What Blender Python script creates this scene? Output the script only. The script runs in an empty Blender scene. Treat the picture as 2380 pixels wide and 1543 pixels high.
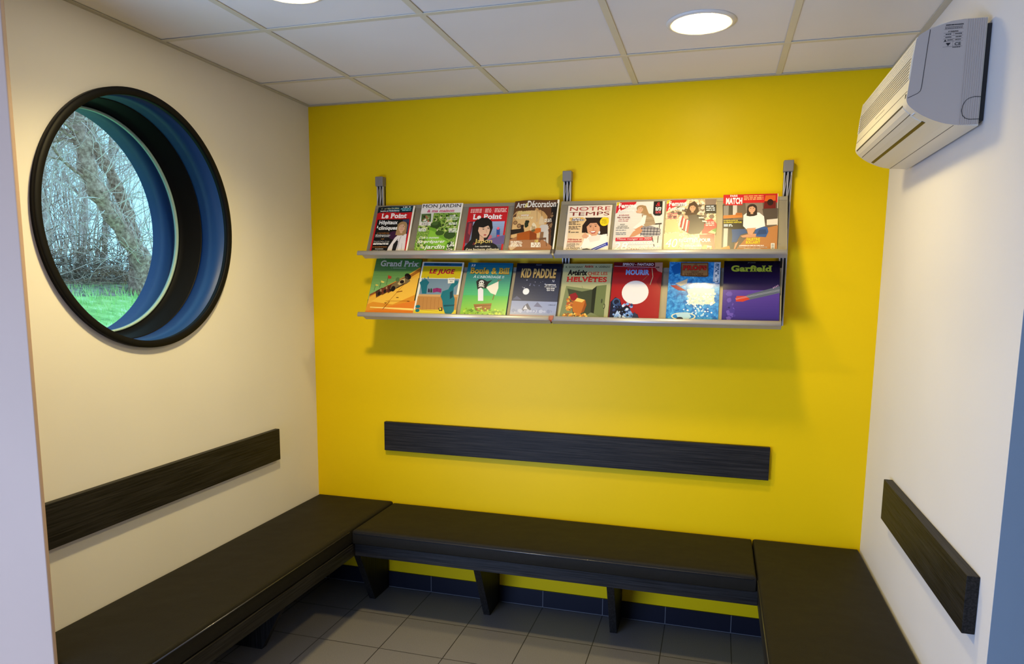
import bpy, bmesh, math, random
from mathutils import Vector, Matrix
random.seed(7)
C = bpy.context.scene.collection
S = bpy.context.scene
# ------------------------------------------------------------------ camera
FPX = 1649.64
yaw, pitch, roll = -0.279, -0.1342, 0.0093
fwd = Vector((math.sin(yaw)*math.cos(pitch), math.cos(yaw)*math.cos(pitch), math.sin(pitch)))
rt = Vector((math.cos(yaw), -math.sin(yaw), 0)); upv = rt.cross(fwd)
r2 = rt*math.cos(roll)+upv*math.sin(roll); u2 = -rt*math.sin(roll)+upv*math.cos(roll)
cam = bpy.data.cameras.new('camera'); co = bpy.data.objects.new('camera', cam); C.objects.link(co)
M = Matrix((r2, u2, -fwd)).transposed().to_4x4(); M.translation = Vector((2.0587, -3.3492, 1.6303))
co.matrix_world = M
cam.sensor_width = 36; cam.lens = FPX/2380*36; cam.shift_y = 111.43/2380; cam.clip_start = .02
S.camera = co
# ------------------------------------------------------------------ world, big lights, exposure
w = bpy.data.worlds.new('world'); S.world = w; w.use_nodes = True
bg = w.node_tree.nodes['Background']; bg.inputs[0].default_value = (.36, .74, .93, 1); bg.inputs[1].default_value = 1.85
S.view_settings.view_transform = 'Standard'; S.view_settings.look = 'None'
S.view_settings.gamma = 1; S.view_settings.use_curve_mapping = False
S.view_settings.exposure = 0.0
WARM = (1, .79, .34); LAMP = 100.0; GLOW = 72.0
def area(name, loc, rot, sx, sy, col, power):
    l = bpy.data.lights.new(name, 'AREA'); l.shape = 'RECTANGLE'; l.size = sx; l.size_y = sy
    l.color = col; l.energy = power
    o = bpy.data.objects.new(name, l); C.objects.link(o); o.location = loc; o.rotation_euler = rot; return o
# daylight standing in the low glazing of the rear wall (behind the viewer)
area('daylight_rear', (-.30, -4.36, .68), (math.pi/2, 0, 0), 2.4, 1.15, (.37, .51, .95), 140)

# ------------------------------------------------------------------ dimensions
W, H = 2.72, 2.519
# ------------------------------------------------------------------ materials
MC = {}
def newmat(name):
    m = bpy.data.materials.new(name); m.use_nodes = True
    return m, m.node_tree, m.node_tree.nodes['Principled BSDF']
def simple(name, col, rough=.5, metal=0, coat=0, spec=.5):
    if name in MC: return MC[name]
    m, t, b = newmat(name)
    b.inputs['Base Color'].default_value = (*col, 1); b.inputs['Roughness'].default_value = rough
    b.inputs['Metallic'].default_value = metal; b.inputs['Coat Weight'].default_value = coat
    b.inputs['Specular IOR Level'].default_value = spec
    MC[name] = m; return m
def N(t, k, **kw):
    n = t.nodes.new(k)
    for a, v in kw.items(): setattr(n, a, v)
    return n
def math_n(t, op, a, b=None, c=None):
    n = N(t, 'ShaderNodeMath', operation=op)
    for i, v in enumerate((a, b, c)):
        if v is None: continue
        if isinstance(v, (int, float)): n.inputs[i].default_value = v
        else: t.links.new(v, n.inputs[i])
    return n.outputs[0]
def coords(t, scale=(1, 1, 1), kind='Object'):
    tc = N(t, 'ShaderNodeTexCoord'); mp = N(t, 'ShaderNodeMapping'); mp.inputs['Scale'].default_value = scale
    t.links.new(tc.outputs[kind], mp.inputs[0]); return mp.outputs[0]
def noise(t, vec, scale, detail=3, rough=.5):
    n = N(t, 'ShaderNodeTexNoise'); n.inputs['Scale'].default_value = scale; n.inputs['Detail'].default_value = detail
    n.inputs['Roughness'].default_value = rough
    t.links.new(vec, n.inputs['Vector']); return n.outputs['Fac']
def ramp(t, fac, stops):
    r = N(t, 'ShaderNodeValToRGB'); e = r.color_ramp.elements
    while len(e) < len(stops): e.new(.5)
    for i, (p, c) in enumerate(stops): e[i].position = p; e[i].color = (*c, 1)
    t.links.new(fac, r.inputs[0]); return r.outputs[0]
def bump(t, b, h, strength, dist):
    n = N(t, 'ShaderNodeBump'); n.inputs['Strength'].default_value = strength; n.inputs['Distance'].default_value = dist
    t.links.new(h, n.inputs['Height']); t.links.new(n.outputs[0], b.inputs['Normal'])
def paint(name, col, rough, bs=60, bd=.0006, var=.03, spec=.3):
    m, t, b = newmat(name); v = coords(t)
    f = noise(t, v, 1.7, 2)
    t.links.new(ramp(t, f, [(.3, tuple(c*(1-var) for c in col)), (.7, tuple(min(1, c*(1+var)) for c in col))]), b.inputs['Base Color'])
    b.inputs['Roughness'].default_value = rough; b.inputs['Specular IOR Level'].default_value = spec
    bump(t, b, noise(t, v, bs, 3), .25, bd); return m
m_white = paint('white wall paint', (.76, .73, .70), .55)
m_yellow = paint('satin yellow wall paint', (.80, .545, .003), .36, 45, .0005, .02, .11)
m_jamb = paint('blue grey paint', (.30, .37, .42), .5)
m_pillar = paint('pale lilac grey paint', (.45, .31, .22), .5)
m_tile = paint('ceiling tile', (.80, .77, .72), .9, 300, .0005)
m_tbar = simple('cream ceiling grid', (.66, .62, .48), .5)
m_gap = simple('dark gap', (.02, .018, .015), .8)
m_board_x = None
def wood(name, axis):
    m, t, b = newmat(name)
    sc = [90, 90, 90]; sc[axis] = 2.2
    v = coords(t, tuple(sc)); f = noise(t, v, 2.2, 4, .6)
    t.links.new(ramp(t, f, [(.35, (.006, .005, .004)), (.62, (.022, .020, .018)), (.8, (.04, .036, .032))]), b.inputs['Base Color'])
    b.inputs['Roughness'].default_value = .5; b.inputs['Specular IOR Level'].default_value = .2
    bump(t, b, f, .7, .0012); return m
wood_x, wood_y, wood_z = wood('dark laminate grain x', 0), wood('dark laminate grain y', 1), wood('dark laminate grain z', 2)
def leather():
    m, t, b = newmat('black leatherette'); v = coords(t)
    b.inputs['Base Color'].default_value = (.013, .011, .007, 1); b.inputs['Roughness'].default_value = .6; b.inputs['Specular IOR Level'].default_value = .16
    vo = N(t, 'ShaderNodeTexVoronoi'); vo.inputs['Scale'].default_value = 420; t.links.new(v, vo.inputs['Vector'])
    big = noise(t, coords(t, (1.0, 1.0, 1.0)), 7, 2, .4)
    h = math_n(t, 'ADD', math_n(t, 'MULTIPLY', vo.outputs['Distance'], .05), math_n(t, 'MULTIPLY', big, 1.0))
    bump(t, b, h, .5, .012); return m
m_leather = leather()
def tilefloor():
    m, t, b = newmat('dark stone floor tiles')
    tc = N(t, 'ShaderNodeTexCoord'); sx = N(t, 'ShaderNodeSeparateXYZ'); t.links.new(tc.outputs['Object'], sx.inputs[0])
    P = .305
    fx = math_n(t, 'FRACT', math_n(t, 'ADD', math_n(t, 'MULTIPLY', math_n(t, 'SUBTRACT', sx.outputs[0], .6635), 1/P), 50))
    fy = math_n(t, 'FRACT', math_n(t, 'ADD', math_n(t, 'MULTIPLY', math_n(t, 'ADD', sx.outputs[1], .013), 1/P), 50))
    g = .0042/P
    lx = math_n(t, 'LESS_THAN', fx, g); ly = math_n(t, 'LESS_THAN', fy, g)
    line = math_n(t, 'MAXIMUM', lx, ly)
    f = noise(t, tc.outputs['Object'], 450, 2, .7)
    base = ramp(t, f, [(.35, (.13, .12, .115)), (.65, (.26, .245, .24))])
    mix = N(t, 'ShaderNodeMix', data_type='RGBA'); t.links.new(line, mix.inputs[0])
    t.links.new(base, mix.inputs[6]); mix.inputs[7].default_value = (.035, .03, .028, 1)
    t.links.new(mix.outputs[2], b.inputs['Base Color']); b.inputs['Roughness'].default_value = .48
    h = math_n(t, 'SUBTRACT', math_n(t, 'MULTIPLY', f, .15), line)
    bump(t, b, h, .4, .001); return m
m_floor = tilefloor()
def skirt(name, ax, off):
    m, t, b = newmat(name)
    tc = N(t, 'ShaderNodeTexCoord'); sx = N(t, 'ShaderNodeSeparateXYZ'); t.links.new(tc.outputs['Object'], sx.inputs[0])
    f = math_n(t, 'FRACT', math_n(t, 'ADD', math_n(t, 'MULTIPLY', math_n(t, 'SUBTRACT', sx.outputs[ax], off), 1/.305), 50))
    l = math_n(t, 'MAXIMUM', math_n(t, 'LESS_THAN', f, .012), math_n(t, 'LESS_THAN', sx.outputs[2], .004))
    mix = N(t, 'ShaderNodeMix', data_type='RGBA'); t.links.new(l, mix.inputs[0])
    mix.inputs[6].default_value = (.010, .0105, .018, 1); mix.inputs[7].default_value = (.12, .12, .125, 1)
    t.links.new(mix.outputs[2], b.inputs['Base Color']); b.inputs['Roughness'].default_value = .35; b.inputs['Specular IOR Level'].default_value = .2
    return m
m_skx, m_sky = skirt('skirting tiles x', 0, .6635), skirt('skirting tiles y', 1, -.013)
m_alu = simple('brushed aluminium', (.46, .44, .43), .38, .35)
m_alud = simple('grey plastic cap', (.20, .18, .15), .5)
m_black = simple('black plastic', (.012, .012, .012), .4)
m_navy = simple('deep blue paint', (.015, .062, .25), .42, 0, 0, .22)
m_frame = simple('black window frame', (.004, .004, .005), .5, 0, 0, .15)
m_ac = simple('cream air conditioner plastic', (.72, .68, .58), .38)
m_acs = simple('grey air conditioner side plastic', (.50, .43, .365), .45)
m_line = simple('dark seam', (.03, .028, .025), .6)
def mesh_panel():
    m, t, b = newmat('perforated grey metal')
    b.inputs['Base Color'].default_value = (.30, .265, .20, 1); b.inputs['Roughness'].default_value = .5; b.inputs['Metallic'].default_value = .4
    v = coords(t); vo = N(t, 'ShaderNodeTexVoronoi'); vo.inputs['Scale'].default_value = 330; vo.inputs['Randomness'].default_value = 0
    vo.feature = 'F1'; t.links.new(v, vo.inputs['Vector'])
    hole = math_n(t, 'LESS_THAN', vo.outputs['Distance'], .34)
    tr = N(t, 'ShaderNodeBsdfTransparent'); mx = N(t, 'ShaderNodeMixShader')
    t.links.new(hole, mx.inputs[0]); t.links.new(b.outputs[0], mx.inputs[1]); t.links.new(tr.outputs[0], mx.inputs[2])
    t.links.new(mx.outputs[0], t.nodes['Material Output'].inputs[0]); return m
m_perf = mesh_panel()
def glass():
    m, t, b = newmat('window glass')
    gl = N(t, 'ShaderNodeBsdfGlossy'); gl.inputs['Roughness'].default_value = .02
    tr = N(t, 'ShaderNodeBsdfTransparent'); tr.inputs[0].default_value = (.93, .98, 1, 1)
    fr = N(t, 'ShaderNodeLayerWeight'); fr.inputs[0].default_value = .5
    mx = N(t, 'ShaderNodeMixShader'); t.links.new(math_n(t, 'MULTIPLY_ADD', math_n(t, 'POWER', fr.outputs['Facing'], 4.0), .5, .03), mx.inputs[0])
    t.links.new(tr.outputs[0], mx.inputs[1]); t.links.new(gl.outputs[0], mx.inputs[2])
    t.links.new(mx.outputs[0], t.nodes['Material Output'].inputs[0]); return m
m_glass = glass()
m_lamp, t_, b_ = newmat('lit lamp diffuser')
b_.inputs['Base Color'].default_value = (1, 1, 1, 1); b_.inputs['Emission Color'].default_value = (*WARM, 1); b_.inputs['Emission Strength'].default_value = GLOW
def noisy(name, stops, scale, rough=.8, detail=4, kind='Object'):
    if name in MC: return MC[name]
    m, t, b = newmat(name); f = noise(t, coords(t, kind=kind), scale, detail, .6)
    t.links.new(ramp(t, f, stops), b.inputs['Base Color']); b.inputs['Roughness'].default_value = rough
    MC[name] = m; return m

# ------------------------------------------------------------------ mesh helpers
def obj(name, bm, mats, parent=None, smooth=False):
    me = bpy.data.meshes.new(name)
    bmesh.ops.recalc_face_normals(bm, faces=bm.faces[:])
    bm.to_mesh(me); bm.free()
    for m in (mats if isinstance(mats, (list, tuple)) else [mats]): me.materials.append(m)
    if smooth:
        for p in me.polygons: p.use_smooth = True
    o = bpy.data.objects.new(name, me); C.objects.link(o)
    if parent: o.parent = parent
    return o
def rebase(o, base):
    """put the origin of a mesh built in world coordinates at its base"""
    b = Vector(base); o.data.transform(Matrix.Translation(-b)); o.location = b; return o
def struct(name, bm, mats, smooth=False):
    o = obj(name, bm, mats, None, smooth); o['kind'] = 'structure'; return o
def thing(name, label, cat, loc=(0, 0, 0), group=None, kind=None):
    o = bpy.data.objects.new(name, None); C.objects.link(o); o.location = loc; o.empty_display_size = .05
    tag(o, label, cat, group, kind); return o
def tag(o, label, cat, group=None, kind=None):
    o['label'] = label; o['category'] = cat
    if group: o['group'] = group
    if kind: o['kind'] = kind
def box(bm, x0, x1, y0, y1, z0, z1, bev=0, mi=0, seg=2):
    r = bmesh.ops.create_cube(bm, size=1)['verts']
    for v in r: v.co = Vector(((x0+x1)/2+v.co.x*(x1-x0), (y0+y1)/2+v.co.y*(y1-y0), (z0+z1)/2+v.co.z*(z1-z0)))
    fs = set(f for v in r for f in v.link_faces)
    for f in fs: f.material_index = mi
    if bev:
        es = list({e for v in r for e in v.link_edges})
        rr = bmesh.ops.bevel(bm, geom=es, offset=bev, segments=seg, affect='EDGES', profile=.5)
        for f in rr['faces']: f.material_index = mi
def B(): return bmesh.new()
def bx(*a, **k): bm = B(); box(bm, *a, **k); return bm
def quad(bm, pts, mi=0):
    f = bm.faces.new([bm.verts.new(p) for p in pts]); f.material_index = mi; return f
def prism(bm, prof, mapf, a, b, mi=0):
    """extrude a closed 2-D profile between parameters a and b; mapf(u, v, s) gives the point"""
    A = [bm.verts.new(mapf(u, v, a)) for u, v in prof]; Bv = [bm.verts.new(mapf(u, v, b)) for u, v in prof]
    n = len(prof)
    for i in range(n):
        f = bm.faces.new((A[i], A[(i+1) % n], Bv[(i+1) % n], Bv[i])); f.material_index = mi
    f = bm.faces.new(A); f.material_index = mi; f = bm.faces.new(Bv[::-1]); f.material_index = mi
def lathe(bm, prof, cx, cy, cz, axis='z', seg=96, mi=0, close=False):
    rings = []
    for r, h in prof:
        ring = []
        for i in range(seg):
            a = 2*math.pi*i/seg; c, s = math.cos(a)*r, math.sin(a)*r
            ring.append(bm.verts.new((cx+c, cy+s, cz+h) if axis == 'z' else (cx+h, cy+c, cz+s)))
        rings.append(ring)
    k = len(rings); rng = range(k if close else k-1)
    for j in rng:
        a, b = rings[j], rings[(j+1) % k]
        for i in range(seg):
            f = bm.faces.new((a[i], a[(i+1) % seg], b[(i+1) % seg], b[i])); f.material_index = mi; f.smooth = True
    return rings
def tube(bm, pts, rad, sides=5, mi=0, caps=True):
    pts = [Vector(p) for p in pts]; n = len(pts)
    if isinstance(rad, (int, float)): rad = [rad]*n
    rings = []; prev = None
    for i, p in enumerate(pts):
        d = (pts[min(i+1, n-1)]-pts[max(i-1, 0)])
        if d.length < 1e-9: d = Vector((0, 0, 1))
        d.normalize()
        if prev is None: a = d.orthogonal().normalized()
        else:
            a = prev-d*prev.dot(d); a = a.normalized() if a.length > 1e-6 else d.orthogonal().normalized()
        prev = a; b = d.cross(a)
        rings.append([bm.verts.new(p+(a*math.cos(2*math.pi*k/sides)+b*math.sin(2*math.pi*k/sides))*rad[i]) for k in range(sides)])
    for j in range(n-1):
        for k in range(sides):
            f = bm.faces.new((rings[j][k], rings[j][(k+1) % sides], rings[j+1][(k+1) % sides], rings[j+1][k]))
            f.material_index = mi; f.smooth = True
    if caps and sides > 2:
        f = bm.faces.new(rings[0][::-1]); f.material_index = mi; f = bm.faces.new(rings[-1]); f.material_index = mi

# ================================================================== STRUCTURE
XP, YP = .20, -1.797            # edge of the foreground partition
XL = -1.7
XR, YR = 5.1, -4.4              # rest of the room
YJ = -1.495                     # end of the right alcove wall
# floor
bm = B(); box(bm, -.05, XR+.1, YP-.03, .1, -.12, 0); box(bm, XL-.1, XR+.1, YR-.1, YP-.03, -.12, 0)
struct('floor', bm, m_floor)
# back wall (yellow) and its continuation behind
struct('wall_back', bx(-.45, W+.12, 0, .2, -.12, H+.25), m_yellow)
# left wall with the round opening
def wall_left():
    bm = B(); cy, cz, r = -1.135, 1.847, .462; y0, y1, z0, z1 = YP+.001, 0, -.12, H+.25; seg = 96
    for x in (0, -.36):
        inner, outer = [], []
        for i in range(seg):
            a = 2*math.pi*i/seg; c, s = math.cos(a), math.sin(a)
            inner.append(bm.verts.new((x, cy+c*r, cz+s*r)))
            t = min([v for v in (((y1-cy)/c if c > 1e-9 else 9), ((y0-cy)/c if c < -1e-9 else 9), ((z1-cz)/s if s > 1e-9 else 9), ((z0-cz)/s if s < -1e-9 else 9))])
            outer.append(bm.verts.new((x, cy+c*t, cz+s*t)))
        for i in range(seg):
            bm.faces.new((inner[i], inner[(i+1) % seg], outer[(i+1) % seg], outer[i]))
        for (cyy, czz) in ((y1, z1), (y0, z1), (y0, z0), (y1, z0)):
            a = math.atan2(czz-cz, cyy-cy) % (2*math.pi); i = int(a/(2*math.pi)*seg) % seg
            bm.faces.new((outer[i], bm.verts.new((x, cyy, czz)), outer[(i+1) % seg]))
        if x == 0: first = inner
        else:
            for i in range(seg): bm.faces.new((first[i], first[(i+1) % seg], inner[(i+1) % seg], inner[i]))
    return bm
struct('wall_left', wall_left(), m_white)
struct('wall_left_front', bx(XL, XP, YP-.014, YP, -.12, H+.25, bev=.003), m_pillar)
struct('wall_left_outer', bx(XL, -.36, YP+.0005, YP+.1, -.12, H+.25), m_pillar)
struct('wall_west', bx(XL-.1, XL, YR-.1, YP+.1, -.12, H+.25), m_white)
struct('wall_right', bx(W, W+.12, YJ, 0, -.12, H+.25), m_white)
struct('wall_right_return', bx(W+.0005, XR, YJ-.0002, YJ+.12, -.12, H+.25), m_jamb)
def pierced(name, mk, a0, a1, b0, b1, w0, w1, h0, h1):
    bm = B()
    for q in ((a0, a1, b0, h0), (a0, a1, h1, b1), (a0, w0, h0, h1), (w1, a1, h0, h1)): box(bm, *mk(*q))
    struct(name, bm, m_white)
struct('wall_east', bx(XR, XR+.1, YR-.1, YJ+.12, -.12, H+.25), m_white)
pierced('wall_rear', lambda p, q, r, s_: (p, q, YR-.1, YR, r, s_), XL-.1, XR, -.12, H+.25, -1.52, .92, .10, 1.26)
# ceiling: tiles and T-bars
X0, D0 = .4636, .4195
xs = [0]+[X0+.6*k for k in range(0, 10) if X0+.6*k < XR]+[XR]
xw = [XL]+[X0-.6*k for k in (3, 2, 1)]+[0]
def axes_y():
    ys = [0]; y = -D0
    while y > YR: ys.append(y); y -= .6
    return ys+[YR]
ys = axes_y()
bm = B()
for i in range(len(xs)-1):
    for j in range(len(ys)-1):
        a, b, c, d = xs[i], xs[i+1], ys[j+1], ys[j]
        box(bm, a+.004, b-.004, c+.004, d-.004, H+.0035, H+.018)
for i in range(4):
    for j in range(len(ys)-1):
        if ys[j] < YP+.3: box(bm, xw[i]+.004, xw[i+1]-.004, ys[j+1]+.004, min(ys[j], YP-.03)-.004, H+.0035, H+.018)
struct('ceiling', bm, m_tile)
bm = B(); box(bm, -.36, XR+.1, YP, .2, H+.02, H+.25); box(bm, XL-.1, XR+.1, YR-.1, YP, H+.02, H+.25)
struct('ceiling_void', bm, m_gap)
bm = B(); hw = .0115
for x in xs[1:-1]: box(bm, x-hw, x+hw, YR, -.0, H, H+.002)
for x in xw[1:]: box(bm, x-hw, x+hw, YR, YP-.025, H, H+.002)
for y in ys[1:-1]: box(bm, 0 if y > YP else XL, XR, y-hw, y+hw, H-.0004, H+.0016)
struct('trim_1', bm, m_tbar)
bm = B()
box(bm, 0, .022, YP-.0, 0, H-.0008, H+.002); box(bm, .0, W, -.022, 0, H-.0006, H+.002); box(bm, W-.022, W, YJ, 0, H-.0008, H+.002)
box(bm, XL, XP, YP-.036, YP-.014, H-.0008, H+.002); box(bm, W, XR, YJ-.022, YJ, H-.0008, H+.002)
struct('trim_2', bm, simple('cream wall angle', (.50, .47, .38), .5))
# skirting
struct('baseboard_back', bx(0.0, W, -.009, 0, 0, .088, bev=.001), m_skx)
struct('baseboard_left', bx(0, .009, YP, -.009, 0, .088, bev=.001), m_sky)
struct('baseboard_right', bx(W-.009, W, YJ, -.009, 0, .088, bev=.001), m_sky)

# ---------------------------------------------------------------- round window
cy, cz = -1.135, 1.847
win = thing('window_1', 'round porthole window in a deep dark blue tube in the left wall', 'window', (0, cy, cz), kind='structure')
def wpart(name, prof, mat, close=True, parent=win):
    bm = B(); lathe(bm, prof, 0, 0, 0, 'x', 128, close=close); return obj(name, bm, mat, parent)
wpart('rim', [(.441, -.0005), (.441, .018), (.443, .020), (.465, .020), (.467, .018), (.467, .0005), (.4625, .0005), (.4625, -.0005)], m_frame)
wpart('reveal_tube', [(.441, -.0008), (.441, -.115), (.461, -.115), (.461, -.0008)], m_navy)
wpart('inner_frame', [(.4405, -.1155), (.438, -.118), (.437, -.20), (.424, -.214), (.419, -.222), (.461, -.222), (.461, -.1155)], m_frame)
wpart('gasket', [(.4188, -.2165), (.412, -.218), (.412, -.232), (.4188, -.232)], simple('pale green rubber seal', (.42, .62, .60), .4))
wpart('outer_tube', [(.441, -.233), (.441, -.375), (.461, -.375), (.461, -.233)], m_navy)
bm = B(); ring = lathe(bm, [(.420, -.228), (.0005, -.228)], 0, 0, 0, 'x', 96); obj('glass_pane', bm, m_glass, win)

# ================================================================== BENCHES
def cushion_mesh(x0, x1, y0, y1, z0, z1, r=.014, sag=.003, seed=0):
    """upholstered pad: rounded edges all round, a slightly uneven top"""
    rng = random.Random(seed); bm = B()
    ph = [rng.uniform(0, 6.28) for _ in range(6)]
    offs = [0, .0015, .005, .009, r, .035]
    def stops(a, b):
        n = max(3, int((b-a-.07)/.05)); mid = [a+.035+(b-a-.07)*k/n for k in range(1, n)]
        return [a+o for o in offs]+mid+[b-o for o in reversed(offs)]
    X, Y = stops(x0, x1), stops(y0, y1)
    def h(x, y):
        dx = min(x-x0, x1-x); dy = min(y-y0, y1-y); d = min(dx, dy)
        e = 1-max(0, 1-d/r) if d < r else 1
        rz = r*(1-math.sqrt(max(0, 1-(1-e)**2))) if e < 1 else 0
        dome = min(1, d/.10)*.004
        wv = sag*(math.sin(x*9+ph[0])*math.sin(y*7+ph[1])*.5+math.sin(x*21+y*13+ph[2])*.2)*min(1, d/.05)
        return rz, dome+wv
    top = {}; bot = {}
    for i, x in enumerate(X):
        for j, y in enumerate(Y):
            rz, dm = h(x, y)
            top[i, j] = bm.verts.new((x, y, z1-.004-rz+dm)); bot[i, j] = bm.verts.new((x, y, z0+rz*.6))
    nx, ny = len(X), len(Y)
    for i in range(nx-1):
        for j in range(ny-1):
            bm.faces.new((top[i, j], top[i+1, j], top[i+1, j+1], top[i, j+1]))
            bm.faces.new((bot[i, j], bot[i, j+1], bot[i+1, j+1], bot[i+1, j]))
    for i in range(nx-1):
        bm.faces.new((top[i, 0], bot[i, 0], bot[i+1, 0], top[i+1, 0])); bm.faces.new((top[i, ny-1], top[i+1, ny-1], bot[i+1, ny-1], bot[i, ny-1]))
    for j in range(ny-1):
        bm.faces.new((top[0, j], top[0, j+1], bot[0, j+1], bot[0, j])); bm.faces.new((top[nx-1, j], bot[nx-1, j], bot[nx-1, j+1], top[nx-1, j+1]))
    return bm
def cushion(label, x0, x1, y0, y1, z1, seed, pip):
    t = thing('bench_cushion', label, 'cushion', ((x0+x1)/2, (y0+y1)/2, .401), 'black seat cushions on the corner bench')
    inv = Matrix.Translation(-t.location)
    bm = cushion_mesh(x0, x1, y0, y1, .401, z1, seed=seed); bm.transform(inv); obj('cover', bm, m_leather, t, True)
    bm = B(); tube(bm, pip, .0026, 8); bm.transform(inv); obj('piping', bm, simple('glossy black piping', (.03, .028, .028), .28, 0, .3, .7), t, True)
ZC = .477
cushion('long black seat cushion along the cream wall under the round window', .004, .447, YP+.003, -.004, ZC+.008, 1, [(.4475, YP+.01, .466), (.4475, -.47, .466)])
cushion('middle black seat cushion below the yellow wall', .450, 2.262, -.452, -.004, ZC, 2, [(.46, -.4525, .458), (2.25, -.4525, .458)])
cushion('right black seat cushion beside the white wall', 2.266, 2.714, -1.45, -.004, ZC+.002, 3, [(2.2655, -1.44, .461), (2.2655, -.47, .461)])
def bench(label, x0, x1, y0, y1, wd, legs, group='dark laminate benches round the corner'):
    t = thing('bench', label, 'bench', ((x0+x1)/2, (y0+y1)/2, 0), group); inv = Matrix.Translation(-t.location)
    bm = bx(x0, x1, y0, y1, .338, .400, bev=.0012); bm.transform(inv); obj('seat_board', bm, wd, t)
    for L in legs:
        bm = B()
        if L[0] == 'x':      # board standing against the back wall at x, reaching towards -y
            x = L[1]; prism(bm, [(-.012, 0), (-.17, 0), (-.35, .338), (-.012, .338)], lambda u, v, s: Vector((s, u, v)), x-.034, x)
        elif L[0] == 'l':
            y = L[1]; prism(bm, [(.012, 0), (.17, 0), (.35, .338), (.012, .338)], lambda u, v, s: Vector((u, s, v)), y-.034, y)
        else:
            y = L[1]; prism(bm, [(-.012, 0), (-.17, 0), (-.35, .338), (-.012, .338)], lambda u, v, s: Vector((W+u, s, v)), y-.034, y)
        bmesh.ops.bevel(bm, geom=bm.edges[:], offset=.001, segments=1, affect='EDGES')
        bm.transform(inv); obj('support_leg', bm, wood_z, t)
bench('dark laminate bench fixed along the cream left wall', .002, .450, YP+.003, -.002, wood_y, [('x', .420), ('l', -.75), ('l', -1.5)])
bench('dark laminate bench fixed along the yellow wall, two supports beneath its middle', .4505, 2.272, -.430, -.002, wood_x, [('x', 1.046), ('x', 1.675)])
bench('dark laminate bench fixed along the white right wall', 2.2725, 2.718, -1.45, -.002, wood_y, [('r', -.50), ('r', -1.2)])

# ---------------------------------------------------------------- backrest boards
def board(label, x0, x1, y0, y1, z0, z1, mat, base):
    o = obj('backrest_board', bx(x0, x1, y0, y1, z0, z1, bev=.0012), mat)
    rebase(o, base); tag(o, label, 'backrest', 'dark backrest boards on the walls'); return o
board('dark wood-grain backrest board on the yellow wall', .412, 2.318, -.024, -.001, .759, .911, wood_x, (1.365, -.001, .759))
board('dark wood-grain backrest board on the cream wall under the round window', .001, .025, -1.78, -.380, .765, .917, wood_y, (.001, -1.1, .765))
board('short dark backrest board on the white right wall', W-.030, W-.001, -1.406, -.472, .766, .918, wood_y, (W-.001, -.94, .766))

# ================================================================== CEILING LIGHTS
def downlight(x, y, label, k=1.0):
    t = thing('downlight', label, 'ceiling light', (x, y, H), 'round recessed ceiling downlights')
    bm = B(); lathe(bm, [(.0925, .0030), (.094, -.003), (.106, -.0045), (.1165, .0005), (.1165, .0034)], 0, 0, 0, 'z', 72, close=True); obj('ring', bm, simple('white lamp ring', (.75, .72, .66), .4), t)
    bm = B(); rr = lathe(bm, [(.0925, .0030), (.0925, -.004), (.08, -.0075), (.045, -.009)], 0, 0, 0, 'z', 72); bm.faces.new(rr[-1]); obj('diffuser', bm, m_lamp, t, True)
    l = bpy.data.lights.new('lamp_beam', 'SPOT'); l.energy = LAMP*k; l.color = WARM; l.shadow_soft_size = .085; l.spot_size = math.radians(150); l.spot_blend = .75
    o = bpy.data.objects.new('lamp_beam', l); C.objects.link(o); o.parent = t; o.location = (0, 0, -.012)
downlight(1.962, -.708, 'lit round downlight near the yellow wall, right of the middle', .57)
downlight(.752, -1.315, 'lit round downlight cut off by the top edge of the photo', 1.4)

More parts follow.
